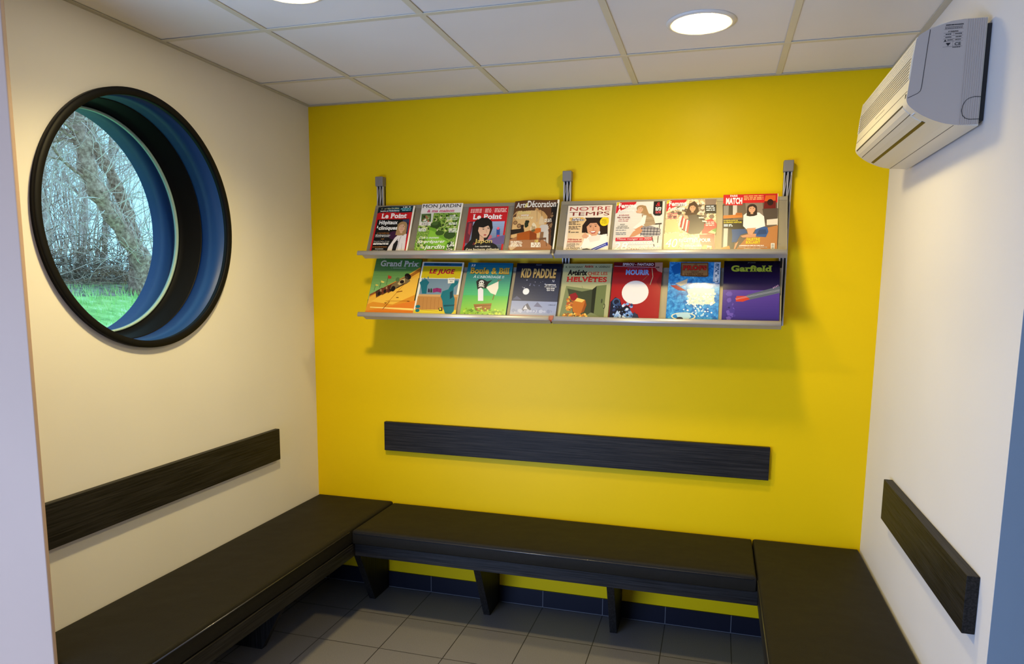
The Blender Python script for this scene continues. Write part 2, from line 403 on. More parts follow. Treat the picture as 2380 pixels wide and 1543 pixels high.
# ================================================================== AIR CONDITIONER
def aircon():
    y0, y1 = -1.118, -.366
    t = thing('air_conditioner', 'cream and grey wall air conditioner high on the white right wall', 'air conditioner', (W, (y0+y1)/2, 2.06))
    inv = Matrix.Translation(-t.location); P = lambda u, v, s: Vector((W-u, s, v))
    prof = [(.014, 2.335), (.07, 2.334), (.10, 2.331), (.125, 2.326), (.148, 2.3165), (.166, 2.3065), (.176, 2.2985), (.180, 2.288),
            (.184, 2.24), (.188, 2.19), (.1915, 2.150), (.1925, 2.138), (.1895, 2.127), (.182, 2.1175), (.170, 2.107), (.155, 2.0965), (.137, 2.0865), (.115, 2.0765), (.093, 2.0695), (.07, 2.065), (.014, 2.061)]
    fine = list(prof[:5])
    for i in range(5, 18):
        p0, p1, p2, p3 = [Vector(prof[q]) for q in (i-1, i, i+1, i+2)]
        for f in (0, .25, .5, .75): fine.append(tuple(.5*((2*p1)+(p2-p0)*f+(2*p0-5*p1+4*p2-p3)*f*f+(3*p1-p0-3*p2+p3)*f**3)))
    fine += list(prof[18:])
    bm = B(); prism(bm, fine, P, y0, y1, 0)
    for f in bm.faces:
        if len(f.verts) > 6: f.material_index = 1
    es = [e for f in bm.faces if len(f.verts) > 6 for e in f.edges]
    bmesh.ops.bevel(bm, geom=list(set(es)), offset=.003, segments=3, affect='EDGES')
    bm.transform(inv); obj('housing', bm, [m_ac, m_acs], t)
    bm = bx(W-.0145, W-.001, y0+.012, y1-.012, 2.075, 2.322); bm.transform(inv); obj('mounting_plate', bm, m_black, t)
    def uat(z, pr=prof):    # distance from wall of the front at height z
        fr = pr[6:13]
        for (a, b), (c, d) in zip(fr, fr[1:]):
            if d <= z <= b: return a+(c-a)*(b-z)/(b-d)
        return fr[0][0]
    # front grille: dark recess plate and slats
    bm = B(); prism(bm, [(uat(2.296)-.004, 2.2965), (uat(2.296)+.0006, 2.2965), (uat(2.24)+.0006, 2.24), (uat(2.192)+.0006, 2.192), (uat(2.192)-.004, 2.192)], P, y0+.012, y1-.012)
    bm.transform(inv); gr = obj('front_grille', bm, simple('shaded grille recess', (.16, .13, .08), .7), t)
    n = 13
    for k in range(n):
        z = 2.1955+k*(2.2935-2.1955)/(n-1); u = uat(z)
        bm = B(); prism(bm, [(u-.002, z-.0026), (u+.0016, z-.0022), (u+.0020, z+.0008), (u-.002, z+.0024)], P, y0+.013, y1-.013)
        bm.transform(inv); s = obj('slat', bm, m_ac, gr)
    for a, b in ((y0+.004, y0+.0135), (y1-.0135, y1-.004)):
        bm = B(); prism(bm, [(uat(2.297)-.002, 2.2975), (uat(2.297)+.0022, 2.297), (uat(2.24)+.0022, 2.24), (uat(2.192)+.0022, 2.192), (uat(2.192)-.002, 2.191)], P, a, b); bm.transform(inv); obj('grille_border', bm, m_ac, gr)
    def strip(name, pts, wdt, y, mat, th=.0006):
        """thin line on the near end face"""
        bm = B()
        for (a, b), (c, d) in zip(pts, pts[1:]):
            L = math.hypot(c-a, d-b); nx, nz = -(d-b)/L*wdt/2, (c-a)/L*wdt/2
            prism(bm, [(a+nx, b+nz), (c+nx, d+nz), (c-nx, d-nz), (a-nx, b-nz)], P, y-th, y+.001)
        bm.transform(inv); return obj(name, bm, mat, t)
    strip('panel_seam', [(.148, 2.3135), (.151, 2.276), (.156, 2.198), (.158, 2.168), (.160, 2.158), (.166, 2.152), (.1895, 2.141)], .0014, y0, m_line)
    strip('pipe_port_seam', [(.014, 2.134), (.030, 2.135), (.042, 2.132), (.050, 2.126), (.056, 2.114), (.0575, 2.10), (.055, 2.089), (.048, 2.081), (.038, 2.0775), (.014, 2.0775)], .0013, y0-.0012, m_line)
    bm = B()
    for k in range(9):
        u = .018+k*.0053; prism(bm, [(u, 2.064), (u+.0024, 2.064), (u+.0024, 2.3325), (u, 2.3325)], P, y0-.0012, y0+.002)
    bm.transform(inv); obj('side_ribs', bm, m_acs, t)
    # lower front: status strip, long seam
    bm = B(); u = uat(2.160); prism(bm, [(u-.001, 2.1606), (u+.0006, 2.1606), (u+.0006, 2.1594), (u-.001, 2.1594)], P, y0+.006, y1-.006); bm.transform(inv); obj('front_seam', bm, m_line, t)
    bm = B(); u = uat(2.149); prism(bm, [(u-.001, 2.154), (u+.0008, 2.154), (u+.001, 2.143), (u-.001, 2.143)], P, y0+.010, y0+.019); bm.transform(inv); obj('status_light', bm, m_line, t)
    bm = B(); u = uat(2.186); prism(bm, [(u-.001, 2.1795), (u+.0012, 2.1795), (u+.0012, 2.1775), (u-.001, 2.1775)], P, y0+.30, y0+.43); bm.transform(inv); obj('panel_grip', bm, simple('beige groove', (.42, .38, .28), .5), t)
    # under side: two vanes and the dark outlet slot, following the curve
    def under(name, u0, u1, a, b, mat, proud):
        pr = [p for p in prof[11:19] if u1+1e-4 < p[0] < u0-1e-4]
        def zat(u):
            fr = prof[11:20]
            for (p, q), (r, s) in zip(fr, fr[1:]):
                if r <= u <= p: return q+(s-q)*(p-u)/(p-r)
            return fr[-1][1]
        top = [(u0, zat(u0))]+pr+[(u1, zat(u1))]
        low = [(u+proud*.45, z-proud) for u, z in top]; hi = [(u-.001, z+.002) for u, z in top]
        bm = B(); prism(bm, low+hi[::-1], P, a, b); bm.transform(inv); return obj(name, bm, mat, t)
    under('air_vane', .1895, .1715, y0+.045, y1-.020, m_ac, .0016)
    under('vane_gap', .1712, .1700, y0+.045, y1-.020, m_line, .0012)
    under('vane_gap', .1912, .1900, y0+.045, y1-.020, m_line, .0012)
    under('air_vane', .1697, .1400, y0+.050, y1-.022, m_ac, .0018)
    under('air_outlet', .1400, .1310, y0+.045, y1-.022, m_black, .0010)
    under('underside_seam', .0720, .0710, y0+.006, y1-.004, m_line, .0008)
    bm = B(); lathe(bm, [(.0001, -.0015), (.006, -.0015), (.0065, .002)], 0, 0, 0, 'z', 20)
    bm.transform(inv @ Matrix.Translation((W-.167, y0+.022, 2.1035)) @ Matrix.Rotation(math.radians(-38), 4, 'Y')); obj('sensor_cap', bm, simple('white sensor', (.8, .8, .78), .4), t)
    bm = B()
    for k in (-1, 0, 1): box(bm, -.001+k*.003-.0006, -.001+k*.003+.0006, -.003, .003, -.0022, -.0012)
    bm.transform(inv @ Matrix.Translation((W-.167, y0+.022, 2.1035)) @ Matrix.Rotation(math.radians(-38), 4, 'Y')); obj('sensor_slots', bm, m_black, t)
    # rating label on the end face: printed lines, triangle and CE mark
    A = Flat(.046, .058)
    ink = (.03, .03, .035)
    A.words(.08, .98, .955, .05, ink); A.words(.05, .95, .88, .025, ink); A.words(.05, .95, .82, .025, ink)
    A.text('FT35BVMA', .22, .75, .66, .72, ink, bold=.03)
    for yv in (.79, .63, .50, .375, .26, .03): A.rect(.0, yv, 1, yv+.008, ink)
    A.rect(.5, .5, .508, .63, ink); A.rect(.5, .03, .508, .375, ink)
    A.words(.1, .4, .56, .035, ink); A.words(.58, .95, .56, .035, ink); A.words(.1, .4, .43, .035, ink); A.words(.62, .92, .43, .035, ink); A.words(.2, .48, .31, .03, ink); A.words(.6, .9, .31, .03, ink)
    A.poly([(.04, .27), (.16, .27), (.10, .36)], ink)
    A.poly([(.14, .20), (.40, .20), (.27, .06)], ink)
    A.text('CE', .60, .92, .07, .20, ink, bold=.02); A.words(.5, .9, -.02, .03, ink)
    bm, mats = A.build()
    # u grows to the left seen from the camera; the label faces -y
    mt = Matrix(((1, 0, 0, W-.1155), (0, 0, -1, y0-.0003), (0, 1, 0, 2.2645), (0, 0, 0, 1)))
    bm.transform(inv @ mt); o = obj('rating_label', bm, mats, t); o['label'] = 'small printed rating label with a CE mark'

# ================================================================== FLAT PRINTED ARTWORK
def ink_mat(c, rough=.32):
    k = 'ink_%d_%d_%d_%d' % (*[int(v*255) for v in c], int(rough*100))
    if k not in MC:
        m = simple(k, tuple(v*.82 for v in c), rough, 0, .04, .3)
    return MC[k]
def lin(h):
    h = h.lstrip('#'); o = []
    for i in (0, 2, 4):
        v = int(h[i:i+2], 16)/255; o.append(v/12.92 if v <= .04045 else ((v+.055)/1.055)**2.4)
    return tuple(o)
FONTCACHE = {}
def glyphs(txt, bold, shear, serif):
    key = (txt, bold, shear, serif)
    if key in FONTCACHE: return FONTCACHE[key]
    smear = bold if 'M' in txt and bold < .032 else 0; off = 0 if smear else bold
    cu = bpy.data.curves.new('lettering', 'FONT'); cu.body = txt; cu.size = 1; cu.offset = off; cu.shear = 0
    cu.resolution_u = 4; cu.space_character = 1+bold*1.5
    o = bpy.data.objects.new('lettering', cu); C.objects.link(o); bpy.context.view_layer.update()
    me = bpy.data.meshes.new_from_object(o.evaluated_get(bpy.context.evaluated_depsgraph_get()))
    V = [(v.co.x, v.co.y) for v in me.vertices]; F = [tuple(p.vertices) for p in me.polygons]
    if smear:
        V0, F0 = list(V), list(F)
        for sx_, sy_ in ((smear, 0), (2*smear, 0), (0, smear*.6), (smear, smear*.6), (2*smear, smear*.6)):
            n0 = len(V); V += [(x+sx_, y+sy_) for x, y in V0]; F += [tuple(i+n0 for i in f) for f in F0]
    if serif:       # slab feet on the ends of upright stems
        cnt = {}
        for f in F:
            for a, b in zip(f, f[1:]+f[:1]): cnt[frozenset((a, b))] = cnt.get(frozenset((a, b)), 0)+1
        sw = .09+2*bold; add = []
        for e, n in cnt.items():
            if n != 1: continue
            a, b = tuple(e); (ax, ay), (bx_, by) = V[a], V[b]
            L = abs(ax-bx_)
            if abs(ay-by) < .004 and sw*.5 < L < sw*1.7:
                ym = ay; near = min([abs(ym-q) for q in (0-bold, .73+bold, .52+bold, .55+bold)])
                if near > .09: continue
                x0, x1 = min(ax, bx_)-sw*.38, max(ax, bx_)+sw*.38
                up_ = ym < .25; y0, y1 = (ym, ym+sw*.5) if up_ else (ym-sw*.5, ym)
                add.append((x0, x1, y0, y1))
        for x0, x1, y0, y1 in add:
            i = len(V); V += [(x0, y0), (x1, y0), (x1, y1), (x0, y1)]; F.append((i, i+1, i+2, i+3))
    V = [(x+y*shear, y) for x, y in V]
    bpy.data.objects.remove(o); bpy.data.curves.remove(cu); bpy.data.meshes.remove(me)
    FONTCACHE[key] = (V, F); return V, F
class Flat:
    """a printed sheet w x h metres; drawing calls use 0..1 across and 0..1 up; each call lies a hair above the last"""
    STEP = .00003
    def __init__(s, w, h, rough=.32): s.w, s.h, s.bm, s.mats, s.lv, s.rough = w, h, bmesh.new(), [], 0, rough
    def mi(s, c):
        m = ink_mat(c, s.rough) if isinstance(c, tuple) else c
        if m not in s.mats: s.mats.append(m)
        return s.mats.index(m)
    def col(s, c): return lin(c) if isinstance(c, str) else c
    def face(s, pts, k, z):
        try: f = s.bm.faces.new([s.bm.verts.new((x*s.w, y*s.h, z)) for x, y in pts]); f.material_index = k
        except ValueError: pass
    def z(s): s.lv += 1; return s.lv*s.STEP
    def poly(s, pts, c): s.face(pts, s.mi(s.col(c)), s.z())
    def rect(s, x0, y0, x1, y1, c): s.poly([(x0, y0), (x1, y0), (x1, y1), (x0, y1)], c)
    def ell(s, cx, cy, rx, ry, c, rot=0, n=28, a0=0, a1=2*math.pi):
        pts = []
        for i in range(n):
            a = a0+(a1-a0)*i/(n if a1-a0 > 6.28 else n-1); x, y = rx*math.cos(a)*s.w, ry*math.sin(a)*s.h
            pts.append((cx+(x*math.cos(rot)-y*math.sin(rot))/s.w, cy+(x*math.sin(rot)+y*math.cos(rot))/s.h))
        s.poly(pts, c)
    def grad(s, x0, y0, x1, y1, ca, cb, n=14):
        ca, cb = s.col(ca), s.col(cb); z = s.z()
        for i in range(n):
            t = (i+.5)/n; c = tuple(a+(b-a)*t for a, b in zip(ca, cb)); ya, yb = y0+(y1-y0)*i/n, y0+(y1-y0)*(i+1)/n
            s.face([(x0, ya), (x1, ya), (x1, yb), (x0, yb)], s.mi(c), z)
    def line(s, pts, wd, c):
        k, z = s.mi(s.col(c)), s.z(); n = len(pts)
        for i in range(n-1):
            (a, b), (cx, d) = pts[i], pts[i+1]; a1, b1, c1, d1 = a*s.w, b*s.h, cx*s.w, d*s.h
            L = math.hypot(c1-a1, d1-b1) or 1; hw_ = wd*s.w/2; nx, ny = -(d1-b1)/L*hw_, (c1-a1)/L*hw_
            s.face([((a1+nx)/s.w, (b1+ny)/s.h), ((c1+nx)/s.w, (d1+ny)/s.h), ((c1-nx)/s.w, (d1-ny)/s.h), ((a1-nx)/s.w, (b1-ny)/s.h)][::-1], k, z)
    def words(s, x0, x1, y, hgt, c, seed=None):
        """a line of print too small to read"""
        rng = random.Random(seed or int((x0+y*7+x1*3)*1000)); k, z = s.mi(s.col(c)), s.z(); x = x0
        while x < x1-.01:
            L = rng.uniform(.025, .10)
            q = min(x+L, x1); s.face([(x, y), (q, y), (q, y+hgt), (x, y+hgt)], k, z); x = q+.014
    def text(s, txt, x0, x1, y0, y1, c, bold=0, shear=0, serif=False, rise=0):
        V, F = glyphs(txt, bold, shear, serif)
        if not V: return
        xa, xb = min(v[0] for v in V), max(v[0] for v in V); ya, yb = min(v[1] for v in V), max(v[1] for v in V)
        k, z = s.mi(s.col(c)), s.z(); sx, sy = (x1-x0)/(xb-xa), (y1-y0)/(yb-ya)
        vs = [s.bm.verts.new(((x0+(x-xa)*sx)*s.w, (y0+(y-ya)*sy+rise*(x-xa)/(xb-xa))*s.h, z)) for x, y in V]
        for f in F:
            try: q = s.bm.faces.new([vs[i] for i in f]); q.material_index = k
            except ValueError: pass
    def blobs(s, x0, y0, x1, y1, cols, n, r, seed=1):
        """loose dabs of printed colour inside a rectangle"""
        rng = random.Random(seed); zz = [s.z() for _ in range(3)]
        for i in range(n):
            cx, cy_ = rng.uniform(x0+r, x1-r), rng.uniform(y0+r*.7, y1-r*.7); rr = r*rng.uniform(.4, 1); m = rng.randint(5, 8); a = rng.random()*6
            self_pts = [(cx+rr*rng.uniform(.6, 1)*math.cos(a+6.283*k/m), cy_+.72*rr*rng.uniform(.6, 1)*math.sin(a+6.283*k/m)) for k in range(m)]
            s.face(self_pts, s.mi(s.col(rng.choice(cols))), zz[i % 3]+i*1e-7)
    def head(s, cx, cy, r, skin, hair, long=0, face=True):
        q = s.w/s.h
        if long: s.poly([(cx-r*1.25, cy+r*.5*q), (cx-r*1.35, cy-r*long*q), (cx-r*.5, cy-r*long*1.1*q), (cx+r*.6, cy-r*long*1.05*q), (cx+r*1.35, cy-r*long*q*.9), (cx+r*1.25, cy+r*.5*q), (cx+r*.6, cy+r*1.35*q), (cx-r*.6, cy+r*1.35*q)], hair)
        s.ell(cx, cy+r*.35*q, r*1.25, r*1.12*q, hair); s.rect(cx-r*.34, cy-r*1.6*q, cx+r*.34, cy-r*.5*q, skin)
        s.ell(cx, cy-r*.12*q, r*.86, r*1.08*q, skin)
        s.poly([(cx-r*.95, cy+r*.95*q), (cx-r*.92, cy+r*.1*q), (cx-r*.55, cy+r*.62*q), (cx+r*.2, cy+r*.78*q), (cx+r*.88, cy+r*.15*q), (cx+r*.95, cy+r*.95*q), (cx, cy+r*1.3*q)], hair)
        if face:
            for d in (-.36, .36):
                s.ell(cx+d*r, cy+.08*r*q, r*.15, r*.07*q, '#2a1a14'); s.line([(cx+(d-.2)*r, cy+.26*r*q), (cx+(d+.2)*r, cy+.30*r*q)], r*.07, hair)
            s.line([(cx+.02*r, cy+.0*r), (cx+.1*r, cy-.28*r*q), (cx-.02*r, cy-.33*r*q)], r*.05, '#b47a5c'); s.ell(cx, cy-.58*r*q, r*.30, r*.10*q, '#b8433f'); s.ell(cx, cy-.57*r*q, r*.22, r*.035*q, '#f4e9e0')
    def build(s, disp=None, x_cuts=0, y_cuts=0):
        bm = s.bm
        if disp:
            for k in range(1, x_cuts):
                bmesh.ops.bisect_plane(bm, geom=bm.verts[:]+bm.edges[:]+bm.faces[:], plane_co=(s.w*k/x_cuts, 0, 0), plane_no=(1, 0, 0))
            for k in range(1, y_cuts):
                bmesh.ops.bisect_plane(bm, geom=bm.verts[:]+bm.edges[:]+bm.faces[:], plane_co=(0, s.h*k/y_cuts, 0), plane_no=(0, 1, 0))
            for v in bm.verts: v.co.z += disp(v.co.x/s.w, v.co.y/s.h)
        bm.normal_update()
        for f in bm.faces:
            if f.normal.z < 0: f.normal_flip()
        return bm, s.mats

aircon()

# ================================================================== MAGAZINE RACK
UP = dict(yb=-.174, zb=1.766, yt=-.056, zt=2.012)      # foot and head line of the leaning shelves
LO = dict(yb=-.188, zb=1.472, yt=-.060, zt=1.743)
def plane(P, x0, v0=0, ang=0):
    s = Vector((0, P['yt']-P['yb'], P['zt']-P['zb'])); L = s.length; s.normalize(); n = Vector((1, 0, 0)).cross(s)
    m = Matrix((Vector((1, 0, 0)), s, n)).transposed().to_4x4(); m.translation = Vector((x0, P['yb'], P['zb']))+s*v0
    return m @ Matrix.Rotation(ang, 4, 'Z')
def place(o, m): o.location = m.to_translation(); o.rotation_euler = m.to_euler()
def shelf(label, P, xa, xb, ra, rb, hgt):
    m = plane(P, xa); t = thing('magazine_shelf', label, 'shelf', group='perforated magazine shelves on the yellow wall'); place(t, m)
    wd = xb-xa
    bm = bx(0, wd, -.018, hgt-.016, -.0015, 0); obj('perforated_panel', bm, m_perf, t)
    bm = B(); box(bm, 0, wd, hgt-.018, hgt, -.003, .0012, bev=.0006); box(bm, 0, .004, -.018, hgt, -.007, .0008); box(bm, wd-.004, wd, -.018, hgt, -.007, .0008)
    obj('panel_edge', bm, simple('grey beige powder coat', (.26, .235, .18), .5, .3), t)
    bm = bx(0, wd, -.0195, -.018, -.002, .032); obj('ledge', bm, m_alu, t)
    bm = B(); prof = []
    for k in range(24):
        a = 2*math.pi*k/24; r = .0105
        prof.append((-.0085+math.sin(a)*r*1.12, .033+math.cos(a)*r*.62))
    prism(bm, prof, lambda u, v, s: Vector((s, u, v)), ra-xa, rb-xa)
    for f in bm.faces: f.smooth = len(f.verts) == 4
    obj('front_rail', bm, m_alu, t)
    for x in (.03, wd-.03):
        # arm back to the wall post
        inv = m.inverted()
        for p in (m @ Vector((x, hgt*.75, -.004)), m @ Vector((x, hgt*.15, -.004))):
            bm = bx(p.x-.006, p.x+.006, p.y-.002, -.030, p.z-.006, p.z+.006); bm.transform(inv); obj('support_arm', bm, m_alud, t)
shelf('upper left perforated magazine shelf with four magazines', UP, .401, 1.338, .376, 1.3365, .271)
shelf('upper right perforated magazine shelf with four magazines', UP, 1.346, 2.326, 1.3485, 2.322, .271)
shelf('lower left perforated shelf with four comic albums', LO, .408, 1.338, .379, 1.3365, .262)
shelf('lower right perforated shelf with four comic albums', LO, 1.346, 2.318, 1.3485, 2.316, .262)
def post(x0, x1, ztop, label):
    t = thing('rack_post', label, 'rack post', ((x0+x1)/2, 0, 1.46), 'wall posts of the magazine rack'); h = (x1-x0)/2; zt = ztop-1.46
    a = h-.003
    obj('channel', bx(-a, a, -.016, -.001, 0, zt-.045), m_black, t)
    for x in (-a+.003, 0, a-.003): obj('rib', bx(x-.0028, x+.0028, -.029, -.014, 0, zt-.043, bev=.0008), m_alu, t)
    obj('cap', bx(-h, h, -.040, -.001, zt-.047, zt, bev=.003), m_alud, t)
    for x in (-.008, .009):
        bm = B(); tube(bm, [(x+.003, -.031, zt-.062), (x, -.034, zt-.10), (x-.006, -.040, zt-.15)], .0016, 6); obj('cable', bm, m_alu, t)
post(.390, .432, 2.155, 'leftmost grey wall post of the magazine rack')
post(1.344, 1.386, 2.151, 'middle grey wall post of the magazine rack')
post(2.304, 2.344, 2.163, 'rightmost grey wall post of the magazine rack')
for P, lab, cc in ((UP, 'dark torn tape scrap at the upper rail joint', (.03, .02, .02)), (LO, 'torn reddish tape scrap at the lower rail joint', (.25, .04, .03))):
    m = plane(P, 1.3425); bm = B(); rng = random.Random(3)
    for k in range(4):
        x = -.010+k*.0055; a = rng.uniform(-.002, .003); quad(bm, [(x, -.019, .0405), (x+.004, -.0185+a, .041), (x+.005+a, .003+a, .0400), (x+.001, .004, .0398)])
    bm.faces.ensure_lookup_table()
    r_ = bmesh.ops.extrude_face_region(bm, geom=bm.faces[:]); bmesh.ops.translate(bm, verts=[v for v in r_['geom'] if isinstance(v, bmesh.types.BMVert)], vec=(0, 0, .0006))
    o = obj('tape_scrap', bm, simple('tape '+lab, cc, .4)); place(o, m); tag(o, lab, 'tape')

# ------------------------------------------------------------------ covers
class Cover(Flat):
    """artwork drawn in the units of a squared-up sketch: tl, tr, bl, br are the sketch corners, bottom strip of share f continues below bl-br"""
    def setq(s, tl, tr, bl, br, f=.062): s.q = (tl, tr, bl, br); s.f = f; return s
    def n(s, x, y):
        tl, tr, bl, br = s.q; t = (x-bl[0])/(br[0]-bl[0])
        for _ in range(3):
            yb = bl[1]+(br[1]-bl[1])*t; yt = tl[1]+(tr[1]-tl[1])*t; v = (yb-y)/(yb-yt)
            xl = bl[0]+(tl[0]-bl[0])*v; xr = br[0]+(tr[0]-br[0])*v; t = (x-xl)/(xr-xl)
        return t, s.f+(1-s.f)*v
    def P(s, pts, c): s.poly([s.n(*p) for p in pts], c)
    def R(s, x0, y0, x1, y1, c): (a, b), (c_, d) = s.n(x0, y0), s.n(x1, y1); s.rect(max(0, min(a, c_)), max(0, min(b, d)), min(1, max(a, c_)), min(1, max(b, d)), c)
    def E(s, cx, cy, rx, ry, c, rot=0):
        a, b = s.n(cx, cy); wpx = s.q[3][0]-s.q[2][0]; hpx = s.q[2][1]-s.q[0][1]
        s.ell(a, b, rx/wpx, ry/hpx*(1-s.f), c, rot)
    def T(s, txt, x0, y0, x1, y1, c, **k):     # y0 top, y1 bottom, at their left end
        a, b = s.n(x0, y1); a2, b2 = s.n(x1, y1); top = s.n(x0, y0)[1]
        s.text(txt, a, a2, b, top, c, **k)
    def L(s, pts, wd, c): s.line([s.n(*p) for p in pts], wd/(s.q[3][0]-s.q[2][0]), c)
    def Wd(s, x0, x1, y, h, c, seed=None):
        a, b = s.n(x0, y); a2, _ = s.n(x1, y); s.words(a, a2, b, h/(s.q[2][1]-s.q[0][1]), c, seed)
    def Hd(s, cx, cy, r, skin, hair, long=0, face=True):
        a, b = s.n(cx, cy); s.head(a, b, r/(s.q[3][0]-s.q[2][0]), s.col(skin), s.col(hair), long, face)
def reading(name, label, cat, group, P, x0, x1, vt, ang, thick, art, disp=None, pages=(.86, .82, .72), hard=False, extra=0, spine=None, z0=.0016):
    vb = -.0165; w_, h_ = x1-x0, vt-vb
    A = art(w_, h_)
    t = thing(name, label, cat, group=group); place(t, plane(P, x0, vb+max(0, -ang)*w_, ang) @ Matrix.Translation((0, 0, z0)))
    ins = .003 if hard else 0
    d = disp or (lambda x, y: 0)
    def sheet(za, zb, m, nm, grow=0, mats=None):
        bm = B(); nx, ny = 12, 12; V = {}
        for i in range(nx+1):
            for j in range(ny+1):
                x, y = i/nx, j/ny
                for k, z in ((0, za), (1, zb)):
                    V[i, j, k] = bm.verts.new((ins+(w_-2*ins+grow)*x, ins+(h_-2*ins)*y, z+d(x, y)*(1 if k else (1 if za > 0 else .3))))
        for i in range(nx):
            for j in range(ny):
                for k in (0, 1): bm.faces.new((V[i, j, k], V[i+1, j, k], V[i+1, j+1, k], V[i, j+1, k]))
        for i in range(nx):
            for j in (0, ny): bm.faces.new((V[i, j, 0], V[i+1, j, 0], V[i+1, j, 1], V[i, j, 1]))
            for j in (0,):
                for a in (0, nx): bm.faces.new((V[a, i, 0], V[a, i+1, 0], V[a, i+1, 1], V[a, i, 1]))
        return obj(nm, bm, m, t)
    page_m = simple('paper pages %d' % int(pages[0]*100), pages, .8)
    sheet(.0002 if not hard else .0018, thick-.0004, page_m, 'pages', extra)
    bm, mats = A.build(disp, 10, 10) if disp else A.build()
    # the cover sheet itself
    base = ink_mat(A.base, A.rough); 
    if base not in mats: mats.append(base)
    k = mats.index(base); zt = thick; th = .0019 if hard else .0003
    nx, ny = (10, 10) if disp else (1, 1)
    def slab(za, zb):
        V = {}
        for i in range(nx+1):
            for j in range(ny+1):
                for q, z in ((0, za), (1, zb)): V[i, j, q] = bm.verts.new((w_*i/nx, h_*j/ny, z-zt+d(i/nx, j/ny)))
        for i in range(nx):
            for j in range(ny):
                for q in (0, 1): bm.faces.new((V[i, j, q], V[i+1, j, q], V[i+1, j+1, q], V[i, j+1, q])).material_index = k
        for i in range(nx):
            for j in (0, ny): bm.faces.new((V[i, j, 0], V[i+1, j, 0], V[i+1, j, 1], V[i, j, 1])).material_index = k
        for i in range(ny):
            for a in (0, nx): bm.faces.new((V[a, i, 0], V[a, i+1, 0], V[a, i+1, 1], V[a, i, 1])).material_index = k
    slab(zt-th, zt-.00001)
    if hard:
        slab(.0001, .0018)
        for z_a, z_b in ((.0, zt),):
            box(bm, -.0008, .0008, 0, h_, .0003-zt, -.0001, mi=k)
    bm.transform(Matrix.Translation((0, 0, zt)))
    obj('cover', bm, mats, t); return t
GM, GC = 'magazines on the upper shelf', 'comic albums on the lower shelf'
leaf = lambda: noisy('garden foliage print', [(.25, lin('#203c14')), (.42, lin('#4f7a24')), (.55, lin('#7da43a')), (.68, lin('#b3c46a')), (.8, lin('#57702e'))], 190, .35, 5)
wood_print = lambda: noisy('sepia photo print', [(.3, lin('#8c6b4c')), (.5, lin('#cdb089')), (.62, lin('#efe0bd')), (.8, lin('#b08b62'))], 120, .35, 4)

def art_hospital(w_, h_):
    A = Cover(w_, h_).setq((265, 240), (630, 228), (180, 700), (545, 705)); A.base = lin('#c4141c')
    A.rect(0, 0, 1, 1, '#c8141e'); A.rect(0, .875, 1, 1, '#0c1c24'); A.rect(.30, .885, .66, .99, '#0e4a58'); A.rect(.70, .885, 1, .99, '#0e3540')
    A.text('Crise politique. Une défaite', .10, .60, .940, .975, '#e8e0a0', bold=.02); A.text('française, par Nicolas Baverez', .08, .62, .895, .930, '#ffffff', bold=.02); A.Wd(520, 610, 245, 8, '#ffffff'); A.Wd(500, 605, 262, 8, '#7fd0d8'); A.Wd(510, 600, 277, 8, '#7fd0d8')
    A.text('Le Point', .14, .86, .765, .862, '#ffffff', bold=.035, serif=True)
    A.rect(.045, .025, .955, .745, '#0b0a0e')
    A.E(430, 520, 55, 40, '#3a1338'); A.P([(515, 365), (590, 362), (575, 470), (545, 600), (530, 480)], '#343c5c')
    A.P([(352, 703), (375, 640), (440, 545), (470, 520), (520, 495), (560, 510), (548, 600), (535, 704)], '#e6dfe2')
    A.P([(405, 703), (425, 610), (480, 545), (470, 610), (440, 704)], '#15131a'); A.L([(455, 704), (490, 560), (505, 530)], 5, '#9b94a0'); A.L([(500, 700), (515, 600)], 3, '#9b94a0')
    A.Hd(512, 440, 40, '#d8ab8c', '#a8865a', 2.0)
    A.T('Hôpitaux', 272, 375, 462, 425, '#ffffff', bold=.03); A.T('&', 252, 425, 268, 450, '#ffffff', bold=.02); A.T('cliniques', 268, 430, 458, 478, '#ffffff', bold=.03)
    A.T('LE PALMARÈS 2024', 255, 490, 380, 508, '#e09a50', bold=.02)
    A.T('1400 établissements au banc', 240, 512, 392, 526, '#ffffff', bold=.01); A.T("d'essai pour 80 spécialités", 238, 528, 382, 541, '#ffffff', bold=.01)
    A.T('ENQUÊTE', 300, 552, 330, 563, '#e09a50', bold=.01); A.T('Maternités fragiles, chirurgie', 225, 574, 385, 588, '#ffffff', bold=.01); A.T('cardiaque, urgences', 222, 590, 378, 603, '#ffffff', bold=.01); A.Wd(220, 375, 612, 9, '#ffffff')
    A.T('LES MEILLEURES EN FRANCE', 215, 628, 360, 642, '#e09a50', bold=.01); A.T('Accouchement,', 240, 648, 325, 660, '#ffffff', bold=.01); A.T('le boom des sages-femmes', 218, 665, 340, 678, '#ffffff', bold=.01)
    return A
